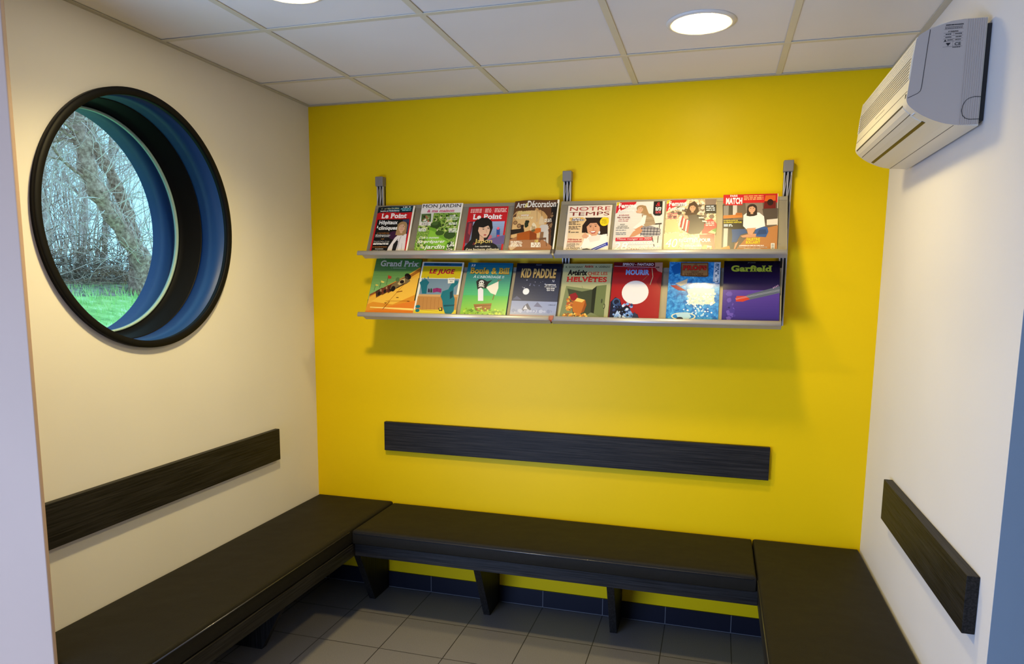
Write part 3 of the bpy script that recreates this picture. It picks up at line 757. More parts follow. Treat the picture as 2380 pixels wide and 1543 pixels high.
def art_garden(w_, h_):
    A = Cover(w_, h_).setq((720, 205), (1125, 195), (628, 705), (1040, 705)); A.base = (.8, .78, .74)
    A.rect(0, 0, 1, 1, '#f1ebe6'); A.rect(0, 0, 1, .82, leaf())
    A.blobs(0, .45, 1, .82, ['#c9d67a', '#4b6b22', '#8fae44', '#2c4416', '#d7d9a0'], 150, .05, 3)
    A.P([(790, 440), (850, 450), (880, 500), (950, 540), (1010, 610), (1020, 705), (700, 705), (640, 610), (720, 560), (790, 530)], '#6fa82c')
    A.P([(800, 470), (850, 490), (870, 530), (980, 590), (940, 640), (760, 600), (780, 540)], '#8ac43a')
    A.E(860, 420, 55, 32, '#2f4a1a'); A.E(850, 405, 35, 20, '#46652a'); A.E(900, 500, 45, 25, '#3c5a20'); A.E(1000, 520, 60, 40, '#35511f')
    A.blobs(.0, .1, .3, .4, ['#a8c85c', '#4b6b22', '#d8df98'], 60, .05, 5); A.blobs(.78, .06, 1, .3, ['#f4f3ee', '#24401a', '#c9d9b0', '#2c4416'], 70, .04, 6)
    A.R(705, 300, 822, 395, '#d9dcd0'); A.P([(708, 385), (712, 310), (812, 305), (808, 388)], '#47602c'); A.blobs(.06, .63, .27, .79, ['#20331a', '#7b9a55', '#b8644c', '#e0e6d8'], 50, .04, 8); A.R(690, 395, 805, 425, '#efe9e0'); A.Wd(715, 790, 408, 6, '#7a7a70'); A.Wd(712, 790, 420, 6, '#7a7a70')
    A.text('MON JARDIN', .03, .985, .90, .985, '#20201e', bold=-.004); A.text('& ma maison', .16, .84, .832, .885, '#d6336e', bold=.02, shear=.15, serif=True)
    A.T('DOSSIER', 1000, 322, 1060, 336, '#ffffff', bold=.02); A.T('Des massifs fleuris', 965, 340, 1090, 354, '#ffffff', bold=.015); A.T('faciles à réussir', 975, 358, 1080, 370, '#ffffff', bold=.015)
    for y in (405, 418, 465, 480, 495): A.Wd(990, 1075, y, 7, '#ffffff')
    for y in (462, 474, 486): A.Wd(680, 760, y, 7, '#ffffff')
    A.T("C'est le moment", 690, 535, 890, 560, '#ffffff', bold=0, shear=.2); A.T('de préparer', 668, 572, 950, 612, '#ffffff', bold=.01, shear=.2, serif=True); A.T('le', 700, 635, 722, 655, '#ffffff', shear=.2); A.T('jardin', 738, 620, 945, 672, '#ffffff', bold=.015, shear=.2, serif=True)
    A.L([(765, 676), (940, 676)], 10, '#e04a86'); A.R(632, 700, 730, 716, '#f4f0ea'); A.T("d'été", 765, 688, 850, 712, '#ffffff', shear=.2)
    return A
def art_japan(w_, h_):
    A = Cover(w_, h_).setq((1200, 235), (1610, 232), (1118, 705), (1525, 705)); A.base = lin('#c8141e')
    A.rect(0, 0, 1, 1, '#cc1822')
    for x0, x1 in ((.06, .34), (.42, .58), (.66, .96)):
        for y in (.945, .915, .885): A.words(x0, x1, y, .017, lin('#ffd8d0'))
    for x in (.38, .62): A.rect(x, .87, x+.004, .97, '#f0a0a0')
    A.text('Le Point', .14, .87, .745, .855, '#ffffff', bold=.035, serif=True)
    A.grad(.05, .04, .955, .70, '#2a2436', '#9fb6de'); A.P([(1160, 480), (1180, 390), (1245, 380), (1225, 480), (1190, 600), (1150, 600)], '#6b2a3a'); A.P([(1185, 500), (1200, 400), (1225, 400), (1205, 520)], '#a33a44')
    A.P([(1470, 590), (1478, 460), (1495, 445), (1512, 460), (1505, 590)], '#274c9a'); A.E(1495, 455, 14, 14, '#f0607a'); A.P([(1480, 520), (1508, 520), (1505, 540), (1479, 540)], '#d83a50'); A.P([(1405, 560), (1560, 520), (1545, 610), (1390, 620)], '#6a5a8c'); A.E(1390, 540, 40, 25, '#c06a80')
    A.P([(1140, 705), (1145, 640), (1220, 560), (1300, 590), (1390, 575), (1470, 620), (1520, 705)], '#121014')
    A.P([(1262, 600), (1215, 575), (1225, 500), (1235, 430), (1265, 375), (1330, 345), (1400, 350), (1435, 385), (1440, 450), (1420, 500), (1385, 560), (1330, 600)], '#17110f')
    A.P([(1285, 420), (1400, 410), (1412, 470), (1400, 510), (1375, 545), (1345, 548), (1305, 515), (1285, 465)], '#e3bb9e'); A.P([(1305, 520), (1345, 550), (1350, 585), (1300, 580)], '#d8ab8c')
    A.P([(1255, 440), (1275, 385), (1340, 358), (1410, 375), (1430, 430), (1415, 455), (1395, 425), (1345, 445), (1300, 440), (1285, 500)], '#17110f')
    A.E(1345, 462, 10, 4, '#201410'); A.E(1395, 455, 9, 4, '#201410'); A.L([(1332, 450), (1356, 446)], 3, '#201410'); A.L([(1385, 444), (1405, 444)], 3, '#201410'); A.L([(1372, 465), (1380, 492), (1368, 495)], 3, '#b98468'); A.E(1360, 520, 14, 6, '#b03038')
    A.text('&', .24, .31, .235, .285, '#8a2a30', shear=.2); A.T('Japon', 1250, 560, 1428, 612, '#e8d070', bold=.005, serif=True)
    A.T('Les mystères', 1255, 625, 1408, 645, '#f2ede0', bold=.02, serif=True); A.T("d'une fascinante civilisation", 1158, 650, 1495, 672, '#f2ede0', bold=.02, serif=True); A.T('Récits, destins et reportages', 1230, 684, 1412, 697, '#ffffff', bold=.02)
    return A
def art_deco(w_, h_):
    A = Cover(w_, h_).setq((1670, 195), (2120, 180), (1590, 705), (2070, 705)); A.base = lin('#6b4428')
    A.rect(0, 0, 1, 1, '#5c3a22'); A.P([(1640, 420), (1645, 340), (1690, 290), (1780, 262), (1900, 262), (1980, 300), (2030, 360), (2045, 430), (2030, 560), (1620, 560)], '#c89c62')
    A.P([(1650, 400), (1660, 340), (1700, 300), (1790, 280), (1890, 282), (1960, 320), (2000, 380), (2000, 560), (1630, 560)], '#dcb57a')
    A.P([(1835, 520), (1838, 430), (1870, 405), (1900, 430), (1900, 520)], '#e8d9b8'); A.P([(1845, 515), (1848, 435), (1870, 420), (1890, 438), (1890, 515)], '#b9a27a')
    A.P([(1940, 570), (1935, 430), (2030, 425), (2035, 640)], '#c9c2bb')
    A.P([(2060, 640), (2055, 250), (2125, 215), (2075, 705)], '#17110d'); A.blobs(.86, .45, .98, .8, ['#4a2f1c', '#17110d', '#8a6a48'], 22, .06, 4)
    A.P([(1590, 705), (1610, 580), (1700, 540), (1950, 560), (2070, 640), (2068, 705)], '#a8744c'); A.P([(1600, 640), (1680, 590), (1700, 640), (1620, 690)], '#e0c098')
    A.E(1672, 410, 24, 20, '#7a5434'); A.E(1672, 410, 15, 12, '#a98458'); A.E(1712, 440, 24, 22, '#7a5434'); A.E(1712, 440, 14, 12, '#a98458')
    A.blobs(.28, .50, .42, .66, ['#27301a', '#3c4a26', '#1d2414'], 40, .05, 9); A.P([(1620, 480), (1765, 465), (1770, 500), (1625, 530)], '#221710'); A.R(1735, 430, 1760, 470, '#2c2018')
    A.P([(1690, 520), (1830, 485), (1880, 500), (1905, 520), (1905, 575), (1690, 582)], '#a85414'); A.P([(1830, 490), (1905, 520), (1905, 575), (1828, 580)], '#8a3f10'); A.P([(1860, 490), (1900, 462), (1950, 460), (1950, 500), (1900, 515)], '#c96a24'); A.P([(1840, 488), (1880, 470), (1890, 490), (1860, 503)], '#6a5a34')
    A.L([(1955, 290), (1955, 345)], 3, '#5c4a34'); A.P([(1925, 425), (1930, 385), (1945, 345), (1965, 345), (1980, 385), (1985, 425)], '#d8c09a'); A.L([(1905, 285), (1905, 370)], 2, '#5c4a34'); A.E(1905, 385, 13, 16, '#cfae80')
    A.P([(1935, 560), (2010, 555), (2010, 575), (1935, 580)], '#6b4a34'); A.L([(1945, 580), (1930, 640)], 5, '#5a3a28'); A.L([(2005, 575), (2015, 640)], 5, '#5a3a28'); A.R(1945, 500, 1975, 558, '#8a6444')
    A.text('Arts', .04, .30, .872, .965, '#f7f2e8', bold=.015, serif=True); A.text('&', .25, .34, .872, .95, '#efe07a', bold=.01, shear=.2); A.text('Décoration', .315, .985, .872, .985, '#f7f2e8', bold=.015, serif=True)
    A.T('Sublimez', 1695, 295, 1840, 325, '#efe68a', shear=.2, serif=True); A.T('votre', 1735, 328, 1815, 345, '#ffffff', shear=.2); A.T('chambre', 1672, 345, 1860, 375, '#f7f0c0', shear=.2, serif=True); A.Wd(1690, 1850, 282, 6, '#5c3a22')
    for y in (600, 615, 632, 645): A.Wd(1620, 1740+y % 30, y, 8, '#fff4e0')
    A.T('18', 1885, 578, 1920, 605, '#efe07a', bold=.02, serif=True)
    for y in (616, 628, 640, 652): A.Wd(1845, 1950, y, 9, '#fff4e0')
    A.T('Week-end en Haute-Savoie', 1602, 680, 1850, 697, '#ffffff', bold=.02, serif=True); A.P([(1950, 700), (2050, 695), (2045, 715), (1950, 716)], '#e8ded0')
    for y in (380, 392, 404): A.Wd(1985, 2060, y, 7, '#f7f0e0')
    return A
def art_temps(w_, h_):
    A = Cover(w_, h_).setq((168, 210), (590, 200), (120, 665), (545, 665)); A.base = (.86, .80, .72)
    A.rect(0, 0, 1, 1, '#efe2d2'); A.T('NOTRE', 182, 222, 568, 260, '#b0403c', bold=.008); A.T('TEMPS', 178, 272, 560, 308, '#b0403c', bold=.008); A.Wd(285, 325, 243, 6, '#c8a090')
    A.grad(.06, .0, .955, .755, '#f0dcc4', '#e3bf86'); A.P([(330, 325), (545, 322), (545, 500), (440, 500)], '#241511')
    A.P([(245, 640), (300, 590), (330, 510), (400, 470), (470, 490), (540, 480), (535, 666), (250, 666)], '#f3eee8'); A.P([(360, 520), (420, 480), (480, 495), (470, 540), (380, 560)], '#e6ddd4')
    A.P([(300, 470), (305, 400), (350, 340), (420, 322), (470, 340), (520, 400), (540, 470), (490, 490), (330, 470)], '#2a1712')
    A.P([(345, 410), (375, 365), (440, 360), (470, 400), (472, 450), (440, 495), (395, 500), (355, 465)], '#d9a07e'); A.P([(340, 420), (365, 360), (420, 345), (475, 380), (475, 420), (440, 375), (380, 378)], '#2a1712')
    A.E(383, 412, 9, 4, '#2a1a14'); A.E(432, 408, 9, 4, '#2a1a14'); A.L([(370, 400), (395, 396)], 4, '#2a1712'); A.L([(420, 393), (446, 393)], 4, '#2a1712'); A.L([(408, 415), (416, 440), (400, 443)], 4, '#b8785a'); A.P([(372, 455), (440, 450), (425, 475), (395, 478)], '#b04038'); A.P([(380, 458), (432, 454), (418, 466), (395, 468)], '#ffffff')
    A.P([(300, 500), (335, 465), (350, 490), (370, 500), (345, 525), (310, 520)], '#dfa888'); A.E(466, 468, 10, 14, '#d8dce6')
    A.P([(178, 326), (315, 322), (310, 352), (205, 358), (195, 345)], '#e3b45a'); A.P([(208, 330), (288, 328), (286, 340), (206, 342)], '#303060'); A.P([(204, 344), (322, 340), (320, 354), (203, 358)], '#303060'); A.Wd(212, 284, 338, 6, '#ffffff'); A.Wd(208, 316, 353, 6, '#ffffff')
    for y, x in ((370, 268), (382, 245), (394, 285), (415, 290), (427, 260), (439, 280), (458, 195), (470, 270)): A.Wd(172, x, y, 6, '#4a3a34')
    A.E(515, 363, 43, 42, '#ecd21e'); A.T('Cahier', 488, 342, 535, 353, '#30281a', bold=.01); A.T('4 pages', 490, 358, 538, 368, '#30281a', bold=.01); A.T('& argent', 488, 372, 540, 384, '#30281a', bold=.01)
    A.T('Héritage et', 165, 525, 300, 548, '#c43a30', bold=.015, shear=.2, serif=True); A.T('succession', 160, 545, 298, 562, '#c43a30', bold=.015, shear=.2, serif=True)
    A.T('GARDER OU', 156, 570, 275, 588, '#7a706a'); A.T('VENDRE', 152, 590, 235, 606, '#7a706a'); A.T('LA MAISON ?', 150, 608, 300, 626, '#7a706a')
    A.P([(300, 664), (545, 558), (548, 590), (375, 664)], '#2432a0'); A.L([(350, 655), (530, 578)], 5, '#cfd4f4'); A.L([(385, 657), (535, 592)], 4, '#cfd4f4'); A.P([(300, 625), (350, 618), (400, 632), (330, 640)], '#4a4a4e')
    return A
def femme(A, x, y):
    A.P([(x, y), (x+190, y-4), (x+180, y+18), (x+40, y+80), (x-12, y+110)], '#cc1f2a'); A.P([(x, y+2), (x+34, y), (x+22, y+22), (x-3, y+38)], '#efd93a'); A.T('&Jeux', x+2, y+6, x+26, y+20, '#3a2a10', shear=.1)
def art_femme_a(w_, h_):
    A = Cover(w_, h_).setq((628, 170), (1090, 165), (582, 660), (1055, 655)); A.base = (.8, .79, .78)
    A.rect(0, 0, 1, 1, '#dedad6'); A.grad(0, .3, 1, 1, '#d3cdc7', '#e9e6e3')
    femme(A, 632, 172)
    A.P([(960, 380), (1060, 372), (1058, 385), (960, 392)], '#3a2a22'); A.L([(1040, 385), (1020, 560)], 7, '#3a2a22'); A.L([(960, 480), (1050, 470)], 8, '#2a2020'); A.L([(965, 490), (990, 600)], 7, '#2a2020')
    A.P([(845, 470), (880, 400), (960, 400), (1050, 430), (1045, 490), (900, 505)], '#8d8890')
    for k in range(6): A.L([(870+k*30, 415), (860+k*30, 495)], 6, '#3c3a48'); A.L([(865, 425+k*13), (1040, 428+k*13)], 4, '#d8d4d6' if k % 2 else '#4a4858')
    A.P([(862, 470), (800, 500), (750, 510), (790, 455), (850, 420), (880, 440)], '#c9916c'); A.P([(800, 430), (870, 390), (885, 410), (820, 450)], '#c9916c')
    A.P([(870, 290), (960, 285), (985, 330), (1000, 385), (900, 410), (880, 360)], '#a58f74'); A.L([(880, 330), (990, 325)], 4, '#c8b496'); A.L([(885, 360), (990, 352)], 4, '#7d6a54'); A.P([(885, 300), (915, 300), (900, 380), (810, 430), (785, 420), (860, 360)], '#ece8e4'); A.E(835, 265, 20, 14, '#d8a888')
    A.P([(870, 200), (910, 210), (935, 280), (985, 330), (960, 320), (900, 290), (860, 280)], '#a88660'); A.Hd(858, 240, 30, '#dcae8e', '#a88660')
    A.T('Femme', 650, 185, 820, 230, '#ffffff', bold=.03); A.T('Actuelle', 640, 236, 800, 268, '#fdf2f2', bold=.03)
    A.P([(985, 168), (1068, 166), (1062, 290), (1040, 305), (995, 303), (978, 285)], '#121014'); A.T('&', 1005, 178, 1045, 215, '#d82a36', shear=.2)
    for y in (232, 244, 256): A.Wd(1000, 1055, y, 7, '#ffffff')
    for y in (270, 282): A.Wd(1000, 1050, y, 7, '#e05060')
    A.T('JE RÉUSSIS', 650, 292, 750, 306, '#b01c3c', bold=.02); A.T('MES TOURTES', 635, 314, 758, 328, '#b01c3c', bold=.02); A.T("j'ai la clé", 650, 334, 745, 346, '#b01c3c', bold=.02); A.T('tout change', 645, 350, 740, 361, '#b01c3c', bold=.02)
    A.T('BUDGET', 665, 382, 710, 394, '#4a4a50'); A.T('LES ASTUCES', 640, 400, 735, 412, '#4a4a50'); A.T('POUR BIEN S\u2019HABILLER', 625, 416, 750, 428, '#4a4a50')
    for y in (445, 470, 485): A.Wd(622, 720, y, 6, '#8a8a90')
    A.P([(622, 515), (970, 508), (968, 538), (620, 546)], '#cc1f34'); A.T('Mieux manger en 2025', 632, 517, 962, 541, '#ffffff', bold=.02, shear=.15)
    A.E(790, 650, 100, 34, '#c08a6a'); A.E(790, 650, 80, 24, '#8c5a40'); A.T('28', 598, 560, 735, 632, '#ffffff', bold=.01, shear=.2, serif=True); A.T('CONSEILS QUI', 740, 552, 985, 580, '#ffffff', bold=.03); A.T('CHANGENT TOUT', 735, 592, 1035, 624, '#ffffff', bold=.03)
    A.R(925, 640, 1000, 662, '#f2efec')
    return A
def art_femme_b(w_, h_):
    A = Cover(w_, h_).setq((1115, 150), (1590, 148), (1070, 650), (1558, 640)); A.base = (.7, .62, .5)
    A.rect(0, 0, 1, 1, wood_print()); A.blobs(0, .62, 1, 1, ['#7d6a5c', '#d8ccc0', '#a08c7a', '#e8e0d6', '#5c4a40'], 70, .07, 12)
    A.P([(1100, 340), (1200, 330), (1230, 450), (1090, 460)], '#e8c890'); A.P([(1080, 470), (1230, 460), (1210, 640), (1070, 645)], '#e6d3a4')
    femme(A, 1118, 152)
    A.P([(1440, 470), (1470, 350), (1540, 330), (1585, 380), (1575, 470)], '#c8343c'); A.P([(1420, 480), (1565, 470), (1560, 635), (1440, 640)], '#cc3a40')
    A.P([(1240, 330), (1300, 290), (1400, 290), (1470, 330), (1465, 420), (1420, 470), (1330, 475), (1250, 430)], '#5a4e48')
    for k in range(6): A.P([(1245+k*14, 300+k*10), (1262+k*14, 300+k*10), (1232+k*16, 400+k*12), (1218+k*16, 400+k*12)], '#b8383c' if k % 2 else '#efe4d8')
    for k in range(5): A.P([(1400+k*16, 300+k*16), (1450+k*14, 300+k*18), (1455+k*12, 310+k*18), (1402+k*16, 312+k*16)], '#efe4d8' if k % 2 else '#2e2826')
    A.P([(1330, 190), (1380, 165), (1410, 200), (1420, 260), (1400, 290), (1310, 300), (1285, 290), (1310, 240)], '#4a2c1e'); A.Hd(1362, 228, 34, '#d9a07e', '#4a2c1e'); A.P([(1270, 300), (1310, 300), (1320, 330), (1280, 335)], '#d9a88a')
    A.P([(1480, 150), (1590, 150), (1580, 205), (1480, 205)], '#8a7468'); A.P([(1476, 205), (1585, 203), (1582, 285), (1478, 282)], '#2a2628')
    for y in (222, 240, 258): A.Wd(1490, 1570, y, 8, '#ffffff')
    A.T('Femme', 1135, 165, 1305, 210, '#ffffff', bold=.03); A.T('Actuelle', 1122, 216, 1285, 248, '#fdf2f2', bold=.03)
    for y in (288, 308, 330): A.Wd(1115, 1215, y, 10, '#d88080')
    for y in (370, 385, 400): A.Wd(1480, 1560, y, 8, '#f4c8c8')
    A.T("Spécial hiver", 1230, 482, 1375, 505, '#f2e0c8', bold=.02, shear=.15); A.T('40', 1090, 520, 1205, 600, '#ffffff', shear=.2, serif=True); A.T('RECETTES POUR', 1222, 518, 1525, 552, '#fff6f0', bold=.03); A.T('SE RÉGALER', 1225, 568, 1445, 598, '#fbeee0', bold=.03)
    A.E(1480, 600, 40, 28, '#7d8a4a'); A.blobs(.80, .10, .98, .20, ['#c8343c', '#6b8a3c', '#efe0c0'], 26, .04, 15); A.P([(1500, 460), (1550, 430), (1580, 450), (1570, 475)], '#b8c890'); A.P([(1535, 440), (1580, 418), (1575, 460)], '#5a8a3a')
    return A
def art_match(w_, h_):
    A = Cover(w_, h_).setq((1650, 105), (2165, 98), (1620, 640), (2150, 632)); A.base = lin('#7a6650')
    A.rect(0, 0, 1, 1, '#6a5a4c'); A.P([(1640, 200), (1740, 190), (1740, 340), (1640, 345)], '#4a4038'); A.P([(1650, 210), (1700, 205), (1695, 300), (1650, 305)], '#8a8480'); A.P([(1740, 205), (1780, 200), (1778, 295), (1738, 300)], '#c8c4c0')
    A.P([(1640, 350), (1850, 340), (1850, 430), (1640, 440)], '#2a2018'); A.P([(1645, 300), (1830, 290), (1830, 320), (1645, 330)], '#c87a34'); A.P([(1770, 275), (1830, 278), (1820, 300), (1760, 300)], '#b06428')
    A.P([(1855, 150), (2020, 150), (2040, 380), (1880, 400)], '#8a7a6c'); A.P([(2020, 240), (2165, 235), (2160, 380), (2040, 370)], '#54483e'); A.P([(1640, 420), (1760, 430), (1740, 640), (1625, 640)], '#4c4844'); A.P([(1650, 420), (1690, 420), (1680, 600), (1640, 610)], '#c8c0b8')
    A.P([(1740, 640), (1870, 500), (2040, 420), (2165, 390), (2152, 636)], '#b57a44'); A.P([(1620, 600), (1700, 580), (1720, 640), (1620, 642)], '#d08440'); A.P([(2060, 340), (2165, 330), (2163, 385), (2060, 390)], '#e0d6c8')
    A.rect(0, .855, 1, 1, '#cc1a20'); A.P([(1680, 138), (1835, 134), (1832, 205), (1660, 205)], '#cc1a20'); A.P([(2050, 112), (2150, 110), (2145, 235), (2030, 240)], '#6a1412'); A.P([(2052, 114), (2148, 112), (2145, 165), (2040, 170)], '#d8601c'); A.E(2095, 180, 30, 30, '#2a0c0c')
    for y in (125, 142, 157): A.Wd(1845, 2030, y, 9, '#f4b070')
    A.T('PARIS', 1715, 108, 1785, 126, '#ffffff', bold=.03); A.T('MATCH', 1672, 135, 1828, 196, '#ffffff', bold=.045)
    A.P([(1735, 640), (1760, 560), (1790, 540), (1770, 580), (1745, 640)], '#c9906c'); A.P([(1725, 430), (1850, 425), (1880, 460), (1810, 480), (1770, 545), (1725, 550), (1730, 480)], '#2a4c86'); A.P([(1940, 470), (1960, 420), (2010, 400), (2065, 410), (2075, 450), (2050, 500), (1960, 495)], '#2f5694'); A.P([(1960, 480), (1990, 430), (2050, 430), (2060, 470)], '#244274')
    A.P([(1810, 490), (1900, 470), (1960, 470), (1955, 500), (1830, 505)], '#c9906c')
    A.P([(1840, 300), (1880, 270), (1990, 275), (2035, 310), (2045, 400), (2010, 410), (1950, 430), (1870, 430), (1835, 400)], '#ede9e6'); A.P([(1870, 420), (1960, 415), (1920, 480), (1880, 470)], '#cf9a78')
    A.Hd(1922, 240, 38, '#d9a482', '#33201a', 2.1)
    A.T('LA RÉVÉLATION DE', 1650, 342, 1785, 355, '#e8d93a', bold=.02); A.T('LA GRANDE AVENTURE', 1650, 360, 1822, 374, '#e8d93a', bold=.02); A.Wd(1650, 1725, 392, 7, '#ffffff'); A.Wd(1650, 1735, 404, 7, '#ffffff')
    A.T('FAUSTINE', 1868, 508, 1995, 535, '#e8d31e', bold=.03); A.T('BOLLAERT', 1860, 537, 1995, 562, '#e8d31e', bold=.03)
    A.T('CONFIDENCES PRÈS DE CHEZ ELLE', 1795, 572, 2030, 585, '#ffffff', bold=.02); A.T('« MALGRÉ TOUT, UNE GUÉRISSEUSE', 1780, 588, 2062, 602, '#ffffff', bold=.02); A.T("SECRET EN VOUS GUIDE »", 1840, 605, 2010, 617, '#ffffff', bold=.02)
    A.R(2098, 555, 2130, 630, '#f0ece6')
    for k in range(10): A.R(2102, 560+k*7, 2126, 562+k*7 + k % 3, '#1a1a1a')
    return A

def art_race(w_, h_):
    A = Cover(w_, h_, .2).setq((252, 755), (718, 765), (140, 1320), (610, 1335), .06); A.base = lin('#3c6a34')
    A.grad(0, .3, 1, 1, '#8fbf72', '#3a7434'); A.P([(185, 1130), (700, 860), (610, 1345), (130, 1345)], '#e0942c'); A.P([(180, 1160), (440, 1010), (700, 850), (690, 960), (400, 1120), (160, 1230)], '#edb23c')
    A.P([(430, 1060), (690, 930), (650, 1130), (420, 1230), (200, 1200)], '#f3be46'); A.P([(140, 1300), (650, 1190), (620, 1345), (130, 1345)], '#e2802a'); A.P([(190, 1252), (630, 1270), (628, 1290), (190, 1262)], '#f7d878')
    A.P([(430, 1060), (500, 990), (712, 850), (700, 895), (540, 990)], '#a86a28'); A.P([(185, 1125), (480, 985), (490, 1000), (182, 1145)], '#8c4f24')
    for k, (x, y) in enumerate(((300, 1075), (360, 1050), (420, 1030))): A.P([(x-50, y+80), (x-55, y+20), (x+10, y-15), (x+50, y-10), (x+60, y+15), (x, y+55)], ['#4a2c20', '#6b3424', '#54281c'][k]); A.E(x+5, y+10, 16, 14, '#a8845c'); A.E(x-20, y+45, 13, 17, '#1c1410'); A.L([(x-50, y+85), (x+20, y+45)], 5, '#3a2014')
    A.P([(395, 1075), (410, 1030), (470, 990), (540, 950), (575, 960), (600, 990), (560, 1020), (470, 1060), (430, 1090)], '#7d6a44'); A.P([(470, 1020), (500, 980), (545, 965), (545, 1005), (490, 1035)], '#cdb67a'); A.E(515, 1000, 22, 18, '#241a14'); A.E(575, 945, 26, 38, '#1c1614', .9); A.E(560, 955, 12, 22, '#3c3028', .9); A.E(425, 1070, 22, 28, '#1c1410'); A.L([(460, 1065), (540, 1020)], 8, '#2a1c14'); A.E(470, 975, 20, 22, '#5a7a44')
    A.L([(355, 1030), (375, 940)], 3, '#3a4a24'); A.P([(373, 930), (410, 945), (400, 970), (372, 965)], '#b8402c'); A.L([(285, 1060), (305, 985)], 3, '#3a4a24'); A.P([(303, 985), (338, 1000), (325, 1010), (300, 1005)], '#e6d26a'); A.L([(230, 1090), (245, 1025)], 3, '#3a4a24'); A.P([(245, 1022), (275, 1030), (268, 1042), (243, 1040)], '#d8c860')
    A.L([(330, 1240), (400, 1180), (560, 1000)], 3, '#a8641c'); A.L([(320, 1280), (390, 1200)], 6, '#8a4a14'); A.L([(460, 1105), (520, 1095)], 8, '#8a4a14'); A.L([(350, 1195), (600, 1195)], 3, '#b06a1c')
    for x, y in ((470, 1160), (580, 1198), (350, 1215)): A.E(x, y, 14, 4, '#7a4416')
    A.T('Grand Prix', 290, 775, 684, 838, '#d6d9ce', bold=.03, serif=True); A.T('1. RENAISSANCE', 405, 850, 555, 862, '#b8c8a8', bold=.01); A.R(345, 1320, 415, 1345, '#f0dcd0')
    return A
def art_judge(w_, h_):
    A = Cover(w_, h_, .25).setq((725, 795), (1145, 800), (620, 1335), (1050, 1350)); A.base = (.85, .83, .76)
    A.rect(0, 0, 1, 1, '#f0eedf'); A.rect(.035, .93, .965, .985, '#1c567c'); A.T('MORRIS  GOSCINNY  13', 840, 812, 1010, 830, '#123450', bold=.02)
    A.rect(.03, .71, .97, .925, '#d3bd1a'); A.T('LE JUGE', 785, 868, 1045, 930, '#b01434', bold=.05, shear=.15)
    A.rect(.05, .08, .95, .70, '#7690a4'); A.P([(680, 1130), (1090, 1135), (1080, 1160), (675, 1150)], '#caa06a'); A.P([(672, 1150), (1080, 1160), (1060, 1300), (640, 1300)], '#b98448')
    for k in range(9): A.L([(690+k*40, 1165), (680+k*40, 1290)], 2, '#8c5c2c')
    A.P([(630, 1285), (1065, 1290), (1055, 1355), (618, 1350)], '#e3cf3a'); A.L([(700, 1290), (880, 1300)], 4, '#b08420')
    A.P([(690, 1010), (720, 985), (760, 975), (790, 1010), (770, 1040), (760, 1125), (715, 1125), (705, 1060)], '#1a6a7c'); A.P([(735, 975), (745, 955), (752, 975)], '#1a6a7c'); A.P([(770, 960), (782, 945), (785, 975)], '#1a6a7c')
    A.P([(905, 1150), (925, 1100), (985, 1080), (1010, 1030), (1060, 990), (1090, 1000), (1075, 1030), (1040, 1060), (1035, 1130), (1050, 1180), (1040, 1300), (1010, 1335), (950, 1325), (930, 1260), (925, 1200)], '#14707e'); A.P([(935, 1240), (1050, 1235), (1040, 1250), (940, 1256)], '#0c4c58'); A.P([(1000, 1110), (1030, 1090), (1030, 1160), (1000, 1180)], '#0a3a48')
    A.E(672, 1255, 25, 16, '#14707e'); A.E(668, 1295, 22, 16, '#14707e'); A.P([(885, 1270), (920, 1262), (925, 1300), (890, 1300)], '#2a2420'); A.P([(893, 1270), (912, 1270), (912, 1290), (895, 1290)], '#e3cf3a')
    A.P([(980, 965), (1050, 960), (1045, 1015), (980, 1020)], '#f2efe2'); A.T('SALOON', 988, 972, 1042, 984, '#2a2a30', bold=.02); A.T('BAR', 1000, 992, 1028, 1004, '#2a2a30', bold=.02)
    A.P([(775, 1110), (778, 1080), (786, 1068), (795, 1080), (797, 1110)], '#3a2440'); A.P([(800, 1112), (803, 1078), (810, 1066), (818, 1080), (820, 1112)], '#22382a'); A.P([(825, 1075), (870, 1065), (915, 1075), (912, 1115), (870, 1105), (828, 1115)], '#8c2a6a'); A.L([(870, 1066), (870, 1106)], 3, '#5a1844')
    A.R(795, 1328, 870, 1352, '#f0eee4')
    return A
